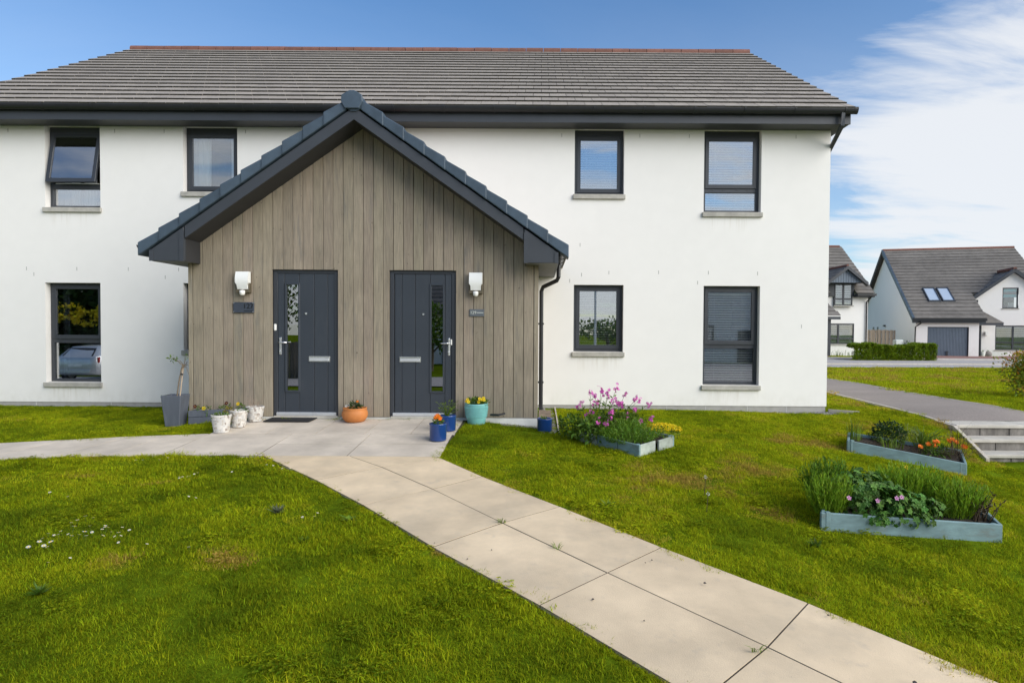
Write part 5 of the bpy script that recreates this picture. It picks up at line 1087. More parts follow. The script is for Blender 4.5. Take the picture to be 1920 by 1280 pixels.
for r in range(7):                                       # raised beading round the pot
    zz = .115+r*.022; rr = .150+.010*(zz-.12)/.08+.0005
    for i in range(44): a = 2*math.pi*(i+.5*(r % 2))/44; p = (c[0]+rr*math.cos(a), c[1]+rr*math.sin(a), c[2]+zz); m.box(p[0]-.006, p[0]+.006, p[1]-.006, p[1]+.006, p[2]-.005, p[2]+.005)
tag(m.build('beading', TEALG, t, bevel=0), kind='stuff')
pn = plant('pansies', 'yellow pansies growing in the turquoise pot', (-.9, 8.82, z+.28)); m = MB(); leaves(m, *blob((-.90, 8.82, z+.32), (.16, .13, .055), 420, .2), .045, .018); tag(m.build('foliage', L_MID, pn), kind='stuff')
for dx, dz in ((-.115, .065), (-.10, .035), (-.13, .04), (.06, .075), (.045, .03), (.10, .07), (.125, .06), (.115, .085)): flower('pansy', (-.90+dx, 8.70+random.uniform(-.02, .02), z+.30+dz), random.uniform(.018, .026), pn, [F_YEL, F_RED], (random.uniform(-.3, .3), -1, .3))
BP = lambda r, h: [(0, 0), (r*.93, 0), (r*.96, .008), (r, h-.02), (r+.003, h-.012), (r+.002, h), (r-.010, h), (r-.012, h-.05), (0, h-.05)]
gb = 'cobalt blue glazed pots'
t, z = pot('plant_pot', 'cobalt blue pot with an orange flower, frontmost on the patio', -1.27, 7.72, .109, .1, .215, BLUEP, prof=BP(.109, .215), n=36, group=gb, fill=.025)
m = MB(); leaves(m, *blob((-1.27, 7.72, z+.23), (.06, .06, .05), 120, .2), .05, .014); tag(m.build('marigold_plant', L_MID), 'green leaves under the orange flower in the front blue pot', 'plant')
t = stem_flower('marigold', 'bright orange flower in the front blue pot', -1.275, 7.70, z+.2, z+.30, .04, [F_ORG, F_ORG], d=(0, -.8, .6)); flower('marigold', (-1.245, 7.69, z+.28), .03, t, [F_ORG, F_ORG], (.4, -.8, .3)); flower('marigold', (-1.30, 7.70, z+.285), .03, t, [F_ORG, F_ORG], (-.4, -.8, .3))
t, z = pot('plant_pot', 'cobalt blue pot with a leafy plant, behind the one with the orange flower', -1.225, 8.24, .109, .1, .205, BLUEP, prof=BP(.109, .205), n=36, group=gb, fill=.025)
m = MB()
for i in range(46): a = random.uniform(0, 6.28); b = Vector((-1.235, 8.24, z+.18)); e = b+Vector((math.cos(a)*random.uniform(.03, .14), math.sin(a)*.08, random.uniform(.05, .21))); m.tube([b, e], [.003, .0015], 3); m.leaf(e, Vector((math.cos(a), math.sin(a), random.uniform(-.3, .6))), Vector((0, 0, 1)), .055, .026)
tag(m.build('leafy_plant', L_LIGHT), 'bushy light green plant in the rear blue pot on the patio', 'plant')
t, z = pot('plant_pot', 'cobalt blue pot standing in the gravel by the porch corner', .085, 8.70, .108, .1, .18, BLUEP, z=gz1(.085, 8.7)+.01, prof=BP(.108, .18), n=36, group=gb, fill=.02)
m = MB(); blades(m, (.085, 8.70, z+.16), (.06, .06), 40, .06, .008, .5, .4); tag(m.build('low_plant', L_LIGHT), 'low yellowish plant in the blue pot by the porch corner', 'plant')
# tall grey planter with a young tree, low trough
t = thing('plant_pot', (-5.19, 8.74, .07), 'tall tapered grey planter at the left corner of the porch', 'plant pot'); z = gz1(-5.19, 8.74)-.01; m = MB(); c = (-5.19, 8.74)
m.lathe([(.0, 0), (.138, 0), (.196, .445), (.178, .445), (.168, .38), (0, .38)], (c[0], c[1], z), 4, R(45+4)); m.build('pot', GREYP, t, bevel=.008); MB().lathe([(.166, .402), (.1, .418), (0, .42)], (c[0], c[1], z), 4, R(49)).build('soil', SOIL, t)
tr = thing('sapling', (-5.16, 8.74, z+.4), 'thin young tree tied to its stake in the tall grey planter', 'tree'); m = MB(); b = Vector((-5.17, 8.74, z+.40))
tips = [(-5.04, .98), (-4.98, .86), (-5.12, .94), (-4.99, .74), (-5.0, .92)]
m.tube([b, b+Vector((.03, 0, .22)), b+Vector((.07, 0, .42)), b+Vector((.09, 0, .48))], [.011, .010, .009, .008], 6)
for x, zz in tips: m.tube([b+Vector((.085, 0, .44)), ((-5.085+x)/2+.01, 8.74, z+.4+.44+(zz-.84)*.3+.03), (x, 8.72, z+zz)], [.007, .005, .003], 5)
m.tube([b+Vector((.085, 0, .46)), (-5.14, 8.72, z+.93), (-5.21, 8.72, z+.90+.07), (-5.25, 8.71, z+1.0)], [.006, .005, .004, .002], 5); m.build('trunk', TWIG, tr)
m = MB(); m.tube([b+Vector((.03, .02, 0)), b+Vector((.085, .02, .47))], .009, 6); m.build('stake', mat('pale_cane', (.42, .33, .24), .8), tr); MB().tube([b+Vector((.062, .01, .33)), b+Vector((.066, .01, .35))], .022, 8).build('tie', GUTTER, tr)
m = MB(); leaves(m, *blob((-5.22, 8.72, z+.96), (.06, .05, .05), 26, .2), .045, .022); leaves(m, *blob((-5.02, 8.72, z+.98), (.05, .04, .05), 8, .2), .03, .015); leaves(m, *blob((-5.3, 8.66, z+.43), (.05, .04, .03), 8, .2), .03, .015); tag(m.build('foliage', L_MID, tr), kind='stuff')
tq = thing('trough', (-4.65, 8.82, .1), 'low dark grey wooden trough against the porch boards', 'planter')
TA, TB = Vector((-5.0, 8.72)), Vector((-4.30, 8.86)); TC, TD = Vector((-4.30, 8.985)), Vector((-5.0, 8.985)); zt_ = lambda p: gz1(p.x, p.y)
for (a, b), nn in (((TA, TB), 2), ((TB, TC), 2), ((TD, TA), 2)):
    for k in range(nn):
        d = (b-a).normalized(); nv = Vector((-d.y, d.x))*.02; e0, e1 = (0, 0) if a is TA else (.022, 0)
        a2, b2 = a+d*e0, b-d*(.022 if b is TA else 0); z0a, z0b = zt_(a)+.01+k*.098, zt_(b)+.0+k*.098
        MB().hexa([(a2.x, a2.y, z0a), (b2.x, b2.y, z0b), (b2.x+nv.x, b2.y+nv.y, z0b), (a2.x+nv.x, a2.y+nv.y, z0a), (a2.x, a2.y, z0a+.093), (b2.x, b2.y, z0b+.093), (b2.x+nv.x, b2.y+nv.y, z0b+.093), (a2.x+nv.x, a2.y+nv.y, z0a+.093)]).build('plank', GREYP, tq, bevel=.003)
MB().add([(-4.975, 8.745, .225), (-4.325, 8.88, .265), (-4.325, 8.98, .27), (-4.975, 8.98, .25)], [(0, 1, 2, 3)]).build('soil', SOIL, tq)
gp = 'pansies in the low trough'
for x, y, hh, mt, lab in ((-4.93, 8.80, .07, F_RED, 'maroon pansy at the left end of the trough'), (-4.80, 8.80, .045, F_YEL, 'low yellow pansy left of the middle of the trough'), (-4.62, 8.86, .06, None, 'flowerless pansy plant in the middle of the trough'), (-4.52, 8.88, .11, F_RED, 'maroon pansy right of the middle of the trough'), (-4.36, 8.9, .10, F_YEL, 'tall yellow pansy at the right end of the trough')):
    t = thing('pansy', (x, y, .24), lab, 'flower', gp); m = MB(); leaves(m, *blob((x+.03, y, .27+hh*.3), (.06, .05, .05+hh*.3), 70, .2), .035, .015); tag(m.build('foliage', L_MID, t), kind='stuff')
    if mt: flower('pansy', (x, y-.03, .27+hh), .028, t, [mt, F_YEL if mt is F_RED else F_ORG], (random.uniform(-.2, .2), -1, .3))
# doormat, gravel and drain beside the porch
z = gz1(-3.6, 8.83)+.030
m = MB(); m.hexa([(-3.93, 8.70, z-.012), (-3.27, 8.70, z-.012), (-3.24, 8.95, z+.002), (-3.90, 8.95, z+.002), (-3.93, 8.70, z), (-3.27, 8.70, z), (-3.24, 8.95, z+.015), (-3.90, 8.95, z+.015)]); tag(m.build('doormat', RUBBER, bevel=.003), 'black doormat in front of the left door', 'doormat')
def stones(name, label, areas, n, s):
    m = MB()
    for i in range(n):
        x0, x1, y0, y1 = areas[i % len(areas)]; x, y = random.uniform(x0, x1), random.uniform(y0, y1); r = s*random.uniform(.5, 1.2); a = random.uniform(0, 6.28); z = gz1(x, y)+r*.3
        v = [(r*random.uniform(.7, 1.3)*math.cos(a+k*1.571), r*random.uniform(.7, 1.3)*math.sin(a+k*1.571)) for k in range(4)]
        m.add([(x, y, z+r*.5)]+[(x+p, y+q, z) for p, q in v]+[(x, y, z-r*.5)], [(0, 1, 2), (0, 2, 3), (0, 3, 4), (0, 4, 1), (5, 2, 1), (5, 3, 2), (5, 4, 3), (5, 1, 4)])
    return tag(m.build(name, GRAVEL), label, 'gravel', kind='stuff')
stones('gravel', 'loose grey gravel by the porch corner and the house corner', [(.0, .26, 8.55, 10.9), (.0, .26, 8.6, 9.6), (-.55, .2, 8.86, 8.98), (5.0, 5.5, 10.70, 10.98), (4.2, 5.1, 10.88, 10.99)], 1500, .018)
stones('gravel', 'dark gravel strip behind the orange bowl', [(-2.9, -2.25, 8.89, 8.96)], 130, .014)
gr = thing('drain_cover', (.09, 9.6, .05), 'slatted brown drain cover in the gravel beside the porch', 'drain cover')
for i in range(9): y = 8.95+i*.17; z = gz1(.09, y)+.03; MB().box(.0, .2, y, y+.09, z-.02, z+.012).build('slat', mat('drain_slat', (.20, .155, .12), .9, .3, 9) if i == 0 else bpy.data.materials['drain_slat'], gr)
ed = MB()
for i in range(8): y0 = 8.6+i*.29; y1 = y0+.285; ed.hexa([(.275, y0, gz1(.28, y0)-.05), (.295, y0, gz1(.28, y0)-.05), (.295, y1, gz1(.28, y1)-.05), (.275, y1, gz1(.28, y1)-.05), (.275, y0, gz1(.28, y0)+.035), (.295, y0, gz1(.28, y0)+.035), (.295, y1, gz1(.28, y1)+.035), (.275, y1, gz1(.28, y1)+.035)])
tag(ed.build('gravel_edging', KERB), 'thin pale edging strip between the gravel and the lawn by the porch', 'edging')
ed = MB(); ed.hexa([(5.18, 10.92, .0), (5.18, 10.95, .0), (5.62, 10.72, .0), (5.60, 10.69, .0), (5.18, 10.92, .075), (5.18, 10.95, .075), (5.62, 10.72, .07), (5.60, 10.69, .07)]); tag(ed.build('gravel_edging', KERB), 'thin pale edging strip at the corner of the house', 'edging')


# ------------------------------------------------------------------ lawns
def grass_mat():
    m = bpy.data.materials.new('lawn_grass'); m.use_nodes = True; nt = m.node_tree; N = nt.nodes; L = nt.links; N.clear()
    out = N.new('ShaderNodeOutputMaterial'); b = N.new('ShaderNodeBsdfPrincipled'); b.inputs['Roughness'].default_value = .85; b.inputs['Specular IOR Level'].default_value = .02
    at = N.new('ShaderNodeAttribute'); at.attribute_type = 'INSTANCER'; at.attribute_name = 'tint'
    r = N.new('ShaderNodeValToRGB'); e = r.color_ramp.elements; e[0].color = (.128, .198, .009, 1); e[0].position = 0; e[1].color = (.42, .33, .06, 1); e[1].position = 1
    for p, c in ((.35, (.238, .318, .010, 1)), (.62, (.345, .43, .012, 1)), (.82, (.44, .47, .018, 1))): q = e.new(p); q.color = c
    L.new(at.outputs['Fac'], r.inputs[0]); g = N.new('ShaderNodeNewGeometry'); h = N.new('ShaderNodeHueSaturation'); L.new(r.outputs[0], h.inputs['Color'])
    mr = N.new('ShaderNodeMapRange'); mr.inputs[3].default_value = .55; mr.inputs[4].default_value = 1.5; L.new(g.outputs['Random Per Island'], mr.inputs[0]); L.new(mr.outputs[0], h.inputs['Value'])
    wn = N.new('ShaderNodeTexWhiteNoise'); wn.noise_dimensions = '1D'; L.new(g.outputs['Random Per Island'], wn.inputs['W']); hr = N.new('ShaderNodeMapRange'); hr.inputs[3].default_value = .455; hr.inputs[4].default_value = .52; L.new(wn.outputs['Value'], hr.inputs[0]); L.new(hr.outputs[0], h.inputs['Hue'])
    L.new(h.outputs[0], b.inputs['Base Color']); t = N.new('ShaderNodeBsdfTranslucent'); L.new(h.outputs[0], t.inputs[0]); ms = N.new('ShaderNodeMixShader'); ms.inputs[0].default_value = .42; L.new(b.outputs[0], ms.inputs[1]); L.new(t.outputs[0], ms.inputs[2]); L.new(ms.outputs[0], out.inputs[0]); return m
GRASS = grass_mat()
kinds = bpy.data.collections.new('grass_tufts')               # sources of the instances, not part of the scene itself
def tuft_mesh(i, n, r, h, w, lean):
    m = MB()
    for _ in range(n):
        a, q = random.uniform(0, 6.28), math.sqrt(random.random()); m.blade((r*q*math.cos(a), r*q*math.sin(a), -.01), h*random.uniform(.45, 1.2), w*random.uniform(.7, 1.35), random.uniform(0, 6.28), lean*random.uniform(0, 1.4), random.uniform(.1, .7))
    o = bpy.data.objects.new('grass_tuft_%02d' % i, m.mesh('grass_tuft', GRASS)); kinds.objects.link(o)
for i in range(6): tuft_mesh(i, 150, .135, .029, .0035, .65)      # mown turf
for i in range(6, 8): tuft_mesh(i, 46, .06, .062, .0042, .6)     # longer tufts
for i in range(8, 11): tuft_mesh(i, 90, .32, .075, .011, .5)      # coarse, for the far grass
def clover_mesh(i):
    m = MB()
    for _ in range(34):
        a, q = random.uniform(0, 6.28), math.sqrt(random.random())*.09; x, y, z, b = q*math.cos(a), q*math.sin(a), random.uniform(.012, .034), random.uniform(0, 6.28)
        for k in range(3): m.leaf(Vector((x, y, z)), Vector((math.cos(b+k*2.09), math.sin(b+k*2.09), random.uniform(-.1, .3))), Vector((0, 0, 1)), .014, .012)
    o = bpy.data.objects.new('grass_tuft_%02d' % i, m.mesh('clover', GRASS)); kinds.objects.link(o)
clover_mesh(11)
def vnoise(x, y, s, seed):
    r = np.random.default_rng(seed); G_ = r.random((256, 256)); u, v = x/s+100.3, y/s+57.7; i, j = np.floor(u).astype(int), np.floor(v).astype(int); fu, fv = u-i, v-j; fu = fu*fu*(3-2*fu); fv = fv*fv*(3-2*fv)
    g = lambda a, b: G_[a % 256, b % 256]
    return (g(i, j)*(1-fu)+g(i+1, j)*fu)*(1-fv)+(g(i, j+1)*(1-fu)+g(i+1, j+1)*fu)*fv
def shrink(P, d):
    Q = [p for i, p in enumerate(P) if (Vector(p)-Vector(P[i-1])).length > 1e-4]
    if sum(Q[i-1][0]*Q[i][1]-Q[i][0]*Q[i-1][1] for i in range(len(Q))) < 0: Q = Q[::-1]
    return inset(Q, d)
HARD = [shrink(PATH_POLY, .010), shrink(PATIO_POLY, .010), shrink(LEFTPATH_POLY, .015), ASPH_N+ASPH_F[::-1], [(PX0-.02, 8.99), (PX1+.02, 8.99), (PX1+.02, 11), (PX0-.02, 11)], [(HX0, 10.99), (HX1+.01, 10.99), (HX1+.01, 21), (HX0, 21)],
        [(-3.2, 6.85), (-1.14, 6.9), (-1.14, 7.1), (-3.2, 7.1)], [(-4.5, 7.02), (-4.2, 7.02), (-4.2, 8.03), (-4.5, 8.0)],
        PL1, PL2, PL3, [(STEP_X0-.06, 8.3), (STEP_X1, 8.3), (STEP_X1, 9.7), (STEP_X0-.06, 9.7)], [(.0, 8.6), (.27, 8.6), (.27, 11), (.0, 11)], [(-5.36, 8.56), (-4.98, 8.56), (-4.98, 8.92), (-5.36, 8.92)], [(-5, 8.72), (-4.3, 8.86), (-4.3, 9), (-5, 9)], [(4.9, 10.8), (5.5, 10.76), (5.2, 11), (4.9, 11)]]
def scatter(x0, x1, y0, y1, dens, ks, smin, smax, keep=None, margin=0.02):
    n = int((x1-x0)*(y1-y0)*dens); x = x0+(x1-x0)*rng.random(n); y = y0+(y1-y0)*rng.random(n); ok = np.ones(n, bool)
    for P in HARD: ok &= ~inpoly(P, x, y)
    # inside the view only
    ok &= (x > -(1011+60)/1150*np.maximum(y, .5)-2.4) & (x < (1920-1011+50)/1150*np.maximum(y, .5)+2.4)
    if keep is not None: ok &= keep(x, y)
    x, y = x[ok], y[ok]; n = len(x); s = smin+(smax-smin)*rng.random(n); k = rng.choice(ks, n)
    return x, y, s, k
parts = []
near = lambda x, y: (y < 5.2)
parts.append(scatter(-9, 9, 1.2, 4.2, 270, list(range(6)), .7, 1.15)); parts.append(scatter(-11.5, 9.5, 4.2, 11.0, 175, list(range(6)), .75, 1.2))
parts.append(scatter(-9, 8, 1.7, 11, 20, [6, 7], .5, 1.2, lambda x, y: vnoise(x, y, .55, 5) > .5))
parts.append(scatter(-9, 8, 1.7, 9, 34, [11], .7, 1.4, lambda x, y: vnoise(x, y, .7, 17) > .66))
parts.append(scatter(5.0, 10.5, 9.2, 13.5, 75, list(range(6)), .9, 1.4)); parts.append(scatter(4, 26, 13.3, 27.2, 16, [8, 9, 10], .55, 1.0, lambda x, y: y < 26.1+.12*(x-12.3)-.15)); parts.append(scatter(7.5, 14, 10, 13.4, 20, [8, 9, 10], .5, .8, lambda x, y: x > 8.7))
parts.append(scatter(17, 22, 36.2, 39.8, 9, [8, 9, 10], .6, 1.0)); parts.append(scatter(16.5, 22.4, 33.2, 34.6, 9, [8, 9, 10], .5, .8, lambda x, y: (y > 33.45+.07*(x-17.25)) & (x > 16.9)))
def fringe(E, side, n, smin, smax):             # grass leaning over the slab edges
    a = np.array(E, float); out = []
    for (ax, ay), (bx, by) in zip(a[:-1], a[1:]):
        l = math.hypot(bx-ax, by-ay); k = int(l*n)
        if k < 1: continue
        t = rng.random(k); o = rng.uniform(-.012, .05, k)*side; nx, ny = -(by-ay)/l, (bx-ax)/l; out.append((ax+(bx-ax)*t+nx*o, ay+(by-ay)*t+ny*o))
    x = np.concatenate([p[0] for p in out]); y = np.concatenate([p[1] for p in out]); g = vnoise(x, y, .22, 21) > .30; x, y = x[g], y[g]
    return x, y, rng.uniform(smin, smax, len(x)), rng.choice([6, 7], len(x))
parts.append(fringe(EDGE_L, -1, 75, .32, .62)); parts.append(fringe(EDGE_R[1:], 1, 55, .26, .5)); parts.append(fringe([(-1.16, 7.0), (-1.1, 8.0), (-1.07, 8.6)], -1, 60, .3, .55)); parts.append(fringe([(-4.35, 7.0), (-6, 6.82), (-7.5, 6.55), (-9, 6.2)], 1, 55, .4, .8)); parts.append(fringe([(-3.16, 6.98), (-4.35, 7.0)], 1, 60, .4, .75)); parts.append(fringe([(-4.32, 8.06), (-5.3, 7.93), (-6.75, 7.62), (-9, 7.2)], -1, 45, .3, .6))
X = np.concatenate([p[0] for p in parts]); Y = np.concatenate([p[1] for p in parts]); S = np.concatenate([p[2] for p in parts]); K = np.concatenate([p[3] for p in parts])
tint = .38+.50*(vnoise(X, Y, 1.5, 1)-.5)+.62*(vnoise(X, Y, .42, 2)-.5)+.55*(vnoise(X, Y, .16, 3)-.5)+.34*(rng.random(len(X))-.5); S = S*(.68+.62*vnoise(X, Y, .33, 11))
tint = tint-np.where(K == 11, .18, 0)+np.where((X > .3) & (Y < 9.6), .07, 0)+np.where((X > 3.2) & (Y > 8.2) & (Y < 14) & (X < 6.4), .38*np.clip(vnoise(X, Y, .9, 9)*1.6-.25, 0, 1), 0)+np.where(Y > 13.3, .34, 0)+np.where((X < -4.4) & (Y > 7.2), -.10, 0)
def seg_d(E, x, y):
    d = np.full(x.shape, 9.)
    for (ax, ay), (bx, by) in zip(E[:-1], E[1:]):
        L2 = (bx-ax)**2+(by-ay)**2
        if L2 < 1e-9: continue
        t = np.clip(((x-ax)*(bx-ax)+(y-ay)*(by-ay))/L2, 0, 1); d = np.minimum(d, np.hypot(x-ax-t*(bx-ax), y-ay-t*(by-ay)))
    return d
edge = np.minimum(np.minimum(seg_d(EDGE_L, X, Y), seg_d(EDGE_R, X, Y)), seg_d(ASPH_N, X, Y)); tint = tint+.28*np.exp(-edge/.12)
for cx, cy, r in ((-2.79, 4.22, .14), (-2.15, 4.26, .13), (-1.4, 2.6, .15), (1.6, 6.4, .2)): tint = tint+.9*np.exp(-((X-cx)**2+(Y-cy)**2)/r**2)
S = S*np.where(edge < .10, .80, 1.0)*np.where((Y > 10.6) & (Y < 11.2) & (X < 5.3), .7, 1.0)
keep = rng.random(len(X)) > .05*np.exp(-edge/.05); X, Y, S, K, tint = X[keep], Y[keep], S[keep], K[keep], tint[keep]
Z = gz(X, Y)
me = bpy.data.meshes.new('lawn'); me.from_pydata(np.stack([X, Y, Z], 1).tolist(), [], [])
def attr(nm, ty, data, key='value'): a = me.attributes.new(nm, ty, 'POINT'); a.data.foreach_set(key, np.asarray(data).ravel())
attr('tint', 'FLOAT', np.clip(tint, 0, 1).astype(np.float32)); attr('scl', 'FLOAT', S.astype(np.float32)); attr('kind_index', 'INT', K.astype(np.int32))
attr('rot', 'FLOAT_VECTOR', np.stack([rng.normal(0, .12, len(X)), rng.normal(0, .12, len(X)), rng.random(len(X))*6.28], 1).astype(np.float32), 'vector')
lawn = tag(obj('lawn', me), kind='stuff')
ng = bpy.data.node_groups.new('scatter_grass', 'GeometryNodeTree'); ng.interface.new_socket('Geometry', in_out='INPUT', socket_type='NodeSocketGeometry'); ng.interface.new_socket('Geometry', in_out='OUTPUT', socket_type='NodeSocketGeometry')
gi = ng.nodes.new('NodeGroupInput'); go = ng.nodes.new('NodeGroupOutput'); ip = ng.nodes.new('GeometryNodeInstanceOnPoints'); ci = ng.nodes.new('GeometryNodeCollectionInfo'); ci.inputs['Collection'].default_value = kinds; ci.inputs['Separate Children'].default_value = True; ci.inputs['Reset Children'].default_value = True
def na(nm, ty): n = ng.nodes.new('GeometryNodeInputNamedAttribute'); n.data_type = ty; n.inputs['Name'].default_value = nm; return next(o for o in n.outputs if o.enabled and o.name == 'Attribute')
lk = ng.links.new; lk(gi.outputs[0], ip.inputs['Points']); lk(ci.outputs[0], ip.inputs['Instance']); ip.inputs['Pick Instance'].default_value = True; lk(na('kind_index', 'INT'), ip.inputs['Instance Index'])
er = ng.nodes.new('FunctionNodeEulerToRotation'); lk(na('rot', 'FLOAT_VECTOR'), er.inputs[0]); lk(er.outputs[0], ip.inputs['Rotation']); lk(na('scl', 'FLOAT'), ip.inputs['Scale']); lk(ip.outputs[0], go.inputs[0])
md = lawn.modifiers.new('grass', 'NODES'); md.node_group = ng
print('grass points', len(X))
# daisies and weeds in the lawn
def daisy_mesh(s):
    m = MB(); n = 12
    for i in range(n): a = 6.283*i/n; b = .2; m.add([(0, 0, s*.1), (s*.62*math.cos(a-b), s*.62*math.sin(a-b), s*.22), (s*math.cos(a), s*math.sin(a), s*.18), (s*.62*math.cos(a+b), s*.62*math.sin(a+b), s*.22)], [(0, 1, 2, 3)])
    m.mi = 1; m.lathe([(s*.3, s*.16), (s*.22, s*.34), (0, s*.4)], (0, 0, 0), 8); m.mi = 2; m.tube([(0, 0, s*.1), (s*.1, 0, -.06)], .0016, 4); return m.mesh('daisy', [F_WHITE, F_YEL, L_MID])
dm_ = daisy_mesh(.0125)
def ray_ground(px, py):
    d = (cam.matrix_world.to_3x3() @ Vector(((px-1011)/1150, -(py-640)/1150, -1))); t = 2.0; p = None
    for _ in range(60):
        p = Vector((0, 0, 1.5))+d*t; e = p.z-.035-gz1(p.x, p.y)
        t += e/max(-d.z, .05)*.8
    return p
DPOS = [(-3.679, 4.948, 0.5, 0), (-3.69, 4.812, 0.2, 0), (-3.676, 4.859, 0.5, 0), (-3.584, 4.705, 1.0, 0), (-3.491, 4.743, 0.2, 0), (-3.531, 4.574, 0.2, 0), (-3.431, 4.553, 0.5, 0), (-3.423, 4.596, 1.0, 0), (-3.372, 4.603, 0.5, 0), (-3.353, 4.713, 0.2, 0), (-3.325, 4.705, 0.5, 0), (-3.336, 4.661, 0.5, 0), (-3.238, 4.618, 0.2, 0), (-3.241, 4.536, 0.5, 0), (-3.151, 4.53, 0.2, 0), (-3.166, 4.596, 0.5, 0), (-3.217, 4.713, 0.2, 0), (-3.119, 4.647, 0.5, 0), (-3.63, 4.631, 0.2, 0), (-3.6, 4.567, 0.2, 0), (-3.69, 4.588, 0.2, 0), (-3.62, 4.553, 0.2, 0), (-3.657, 4.491, 0.2, 0), (-3.609, 4.405, 1.0, 0), (-3.523, 4.402, 1.0, 0), (-3.609, 4.309, 1.0, 0), (-3.517, 4.331, 1.0, 0), (-3.488, 4.325, 0.5, 0), (-3.287, 4.081, 0.2, 0), (-3.193, 4.152, 0.2, 0), (-3.365, 4.533, 0.5, 0), (-3.474, 4.532, 0.5, 0), (-3.594, 4.924, 0.2, 0), (-4.455, 5.561, 0.5, 0), (-4.213, 5.461, 0.2, 0), (-3.113, 4.544, 0.2, 0), (-3.045, 4.417, 0.2, 0), (-2.823, 4.394, 0.2, 0), (-3.365, 4.735, 0.5, 0), (-3.548, 6.028, 0.3, 1), (-3.486, 6.103, 0.3, 1), (-3.477, 6.165, 0.3, 1), (-3.472, 6.216, 0.3, 1), (-3.542, 6.071, 0.3, 1), (-3.501, 6.084, 0.3, 1), (-3.58, 6.083, 0.3, 1), (-2.491, 4.342, 0.3, 1), (-3.142, 6.255, 0.3, 1), (-4.114, 6.778, 0.3, 1), (-4.162, 6.704, 0.3, 1), (-4.332, 6.687, 0.3, 1), (-4.407, 6.678, 0.3, 1), (-2.906, 6.528, 0.3, 1), (-2.823, 6.496, 0.3, 1), (-2.681, 6.39, 0.3, 1), (-2.599, 6.391, 0.3, 1), (-1.917, 4.956, 0.3, 1), (-1.824, 4.97, 0.3, 1), (-1.83, 5.054, 0.3, 1), (-3.132, 5.464, 0.3, 1), (-3.05, 5.43, 0.3, 1)]
first = None
for i, (x, y, b, grp) in enumerate(DPOS):
    o = obj('daisy', dm_); o.location = (x, y, gz1(x, y)+.045+.012*b); s = .75+.65*b; o.scale = (s, s, s); o.rotation_euler = (random.uniform(-.1, .5), random.uniform(-.3, .3), random.uniform(0, 6.28))
    tag(o, 'white daisy in the loose patch on the left-hand lawn' if grp == 0 else 'tiny white daisy scattered near the patio edge of the left-hand lawn', 'daisy', 'daisies of the left lawn patch' if grp == 0 else 'daisies near the patio edge')
def weed(label, x, y, n, l, w, mt, up=.25, name='weed'):
    m = MB(); z = gz1(x, y)+.01
    for i in range(n): a = 6.283*i/n+random.uniform(-.3, .3); u = up*random.uniform(.3, 2.0); m.leaf(Vector((x, y, z)), Vector((math.cos(a), math.sin(a), u)), Vector((0, 0, 1)), l*random.uniform(.6, 1.2), w*random.uniform(.7, 1.2))
    return tag(m.build(name, mt), label, 'weed')
weed('grey-green thistle rosette in the left lawn near the path', -2.2, 5.15, 40, .10, .014, L_SILVER, .8); weed('leafy weed low on the left edge of the lawn', -3.05, 3.72, 40, .08, .014, L_MID, .8)
weed('plantain clump in the right lawn before the nearest planter', 2.2, 4.83, 40, .08, .02, L_MID, .7); weed('pale plantain rosette at the right lawn edge beside the path', .62, 5.45, 14, .09, .03, L_LIGHT, .4); weed('broad-leaved weed in the lower right corner of the lawn', 3.3, 3.6, 20, .12, .045, L_MID, .4)
weed('low broad weed by the left edge of the path', -1.55, 5.0, 14, .09, .035, L_LIGHT, .3); weed('small green weed in the lawn left of the path bend', -1.75, 4.55, 16, .06, .02, L_MID, .4)
for lab, x, y, n in (('grass weed growing at the crossing of the slab joints', -.29, 4.93, 22), ('small weed in the middle joint of the path', .14, 4.41, 14), ('small moss tuft in the joint near the bottom of the path', 1.12, 3.12, 12)):
    m = MB(); blades(m, (x, y, gz1(x, y)+.02), (.03, .03), n, .035, .006, .9, .8); tag(m.build('joint_weed', L_LIGHT), lab, 'weed')
for lab, x, y, h in (('tall dandelion seed stalk in the right lawn', 1.62, 5.95, .20), ('shorter seed stalk beside the tall dandelion stalk', 1.52, 5.5, .17), ('single dandelion clock by the right edge of the lawn', 3.15, 3.5, .12)):
    z = gz1(x, y); t = thing('seed_head', (x, y, z), lab, 'flower'); MB().tube([(x, y, z), (x+.01, y, z+h)], .003, 5).build('stem', L_HEATH, t); m = MB(); P, U = blob((x+.01, y, z+h), (.012, .012, .012), 26, .9); leaves(m, P, U, .008, .005); m.build('seeds', F_WHITE, t)
m = MB()
for px, py in ((876, 1045), (922, 1028), (1112, 1120), (1208, 1160), (1322, 1090), (1222, 1047), (1715, 1275), (1210, 1052), (815, 1015), (1553, 1150)):
    p = ray_ground(px, py); r = random.uniform(.006, .013); a = random.uniform(0, 3); zz = gz1(p.x, p.y)+.026; m.add([(p.x, p.y, zz+r*.8)]+[(p.x+r*math.cos(a+k*1.57)*random.uniform(.6, 1.4), p.y+r*math.sin(a+k*1.57), zz) for k in range(4)], [(0, 1, 2), (0, 2, 3), (0, 3, 4), (0, 4, 1)])
tag(m.build('grit', mat('dark_grit', (.06, .05, .045), .9)), 'bits of dark grit lying on the path slabs', 'grit', kind='stuff')


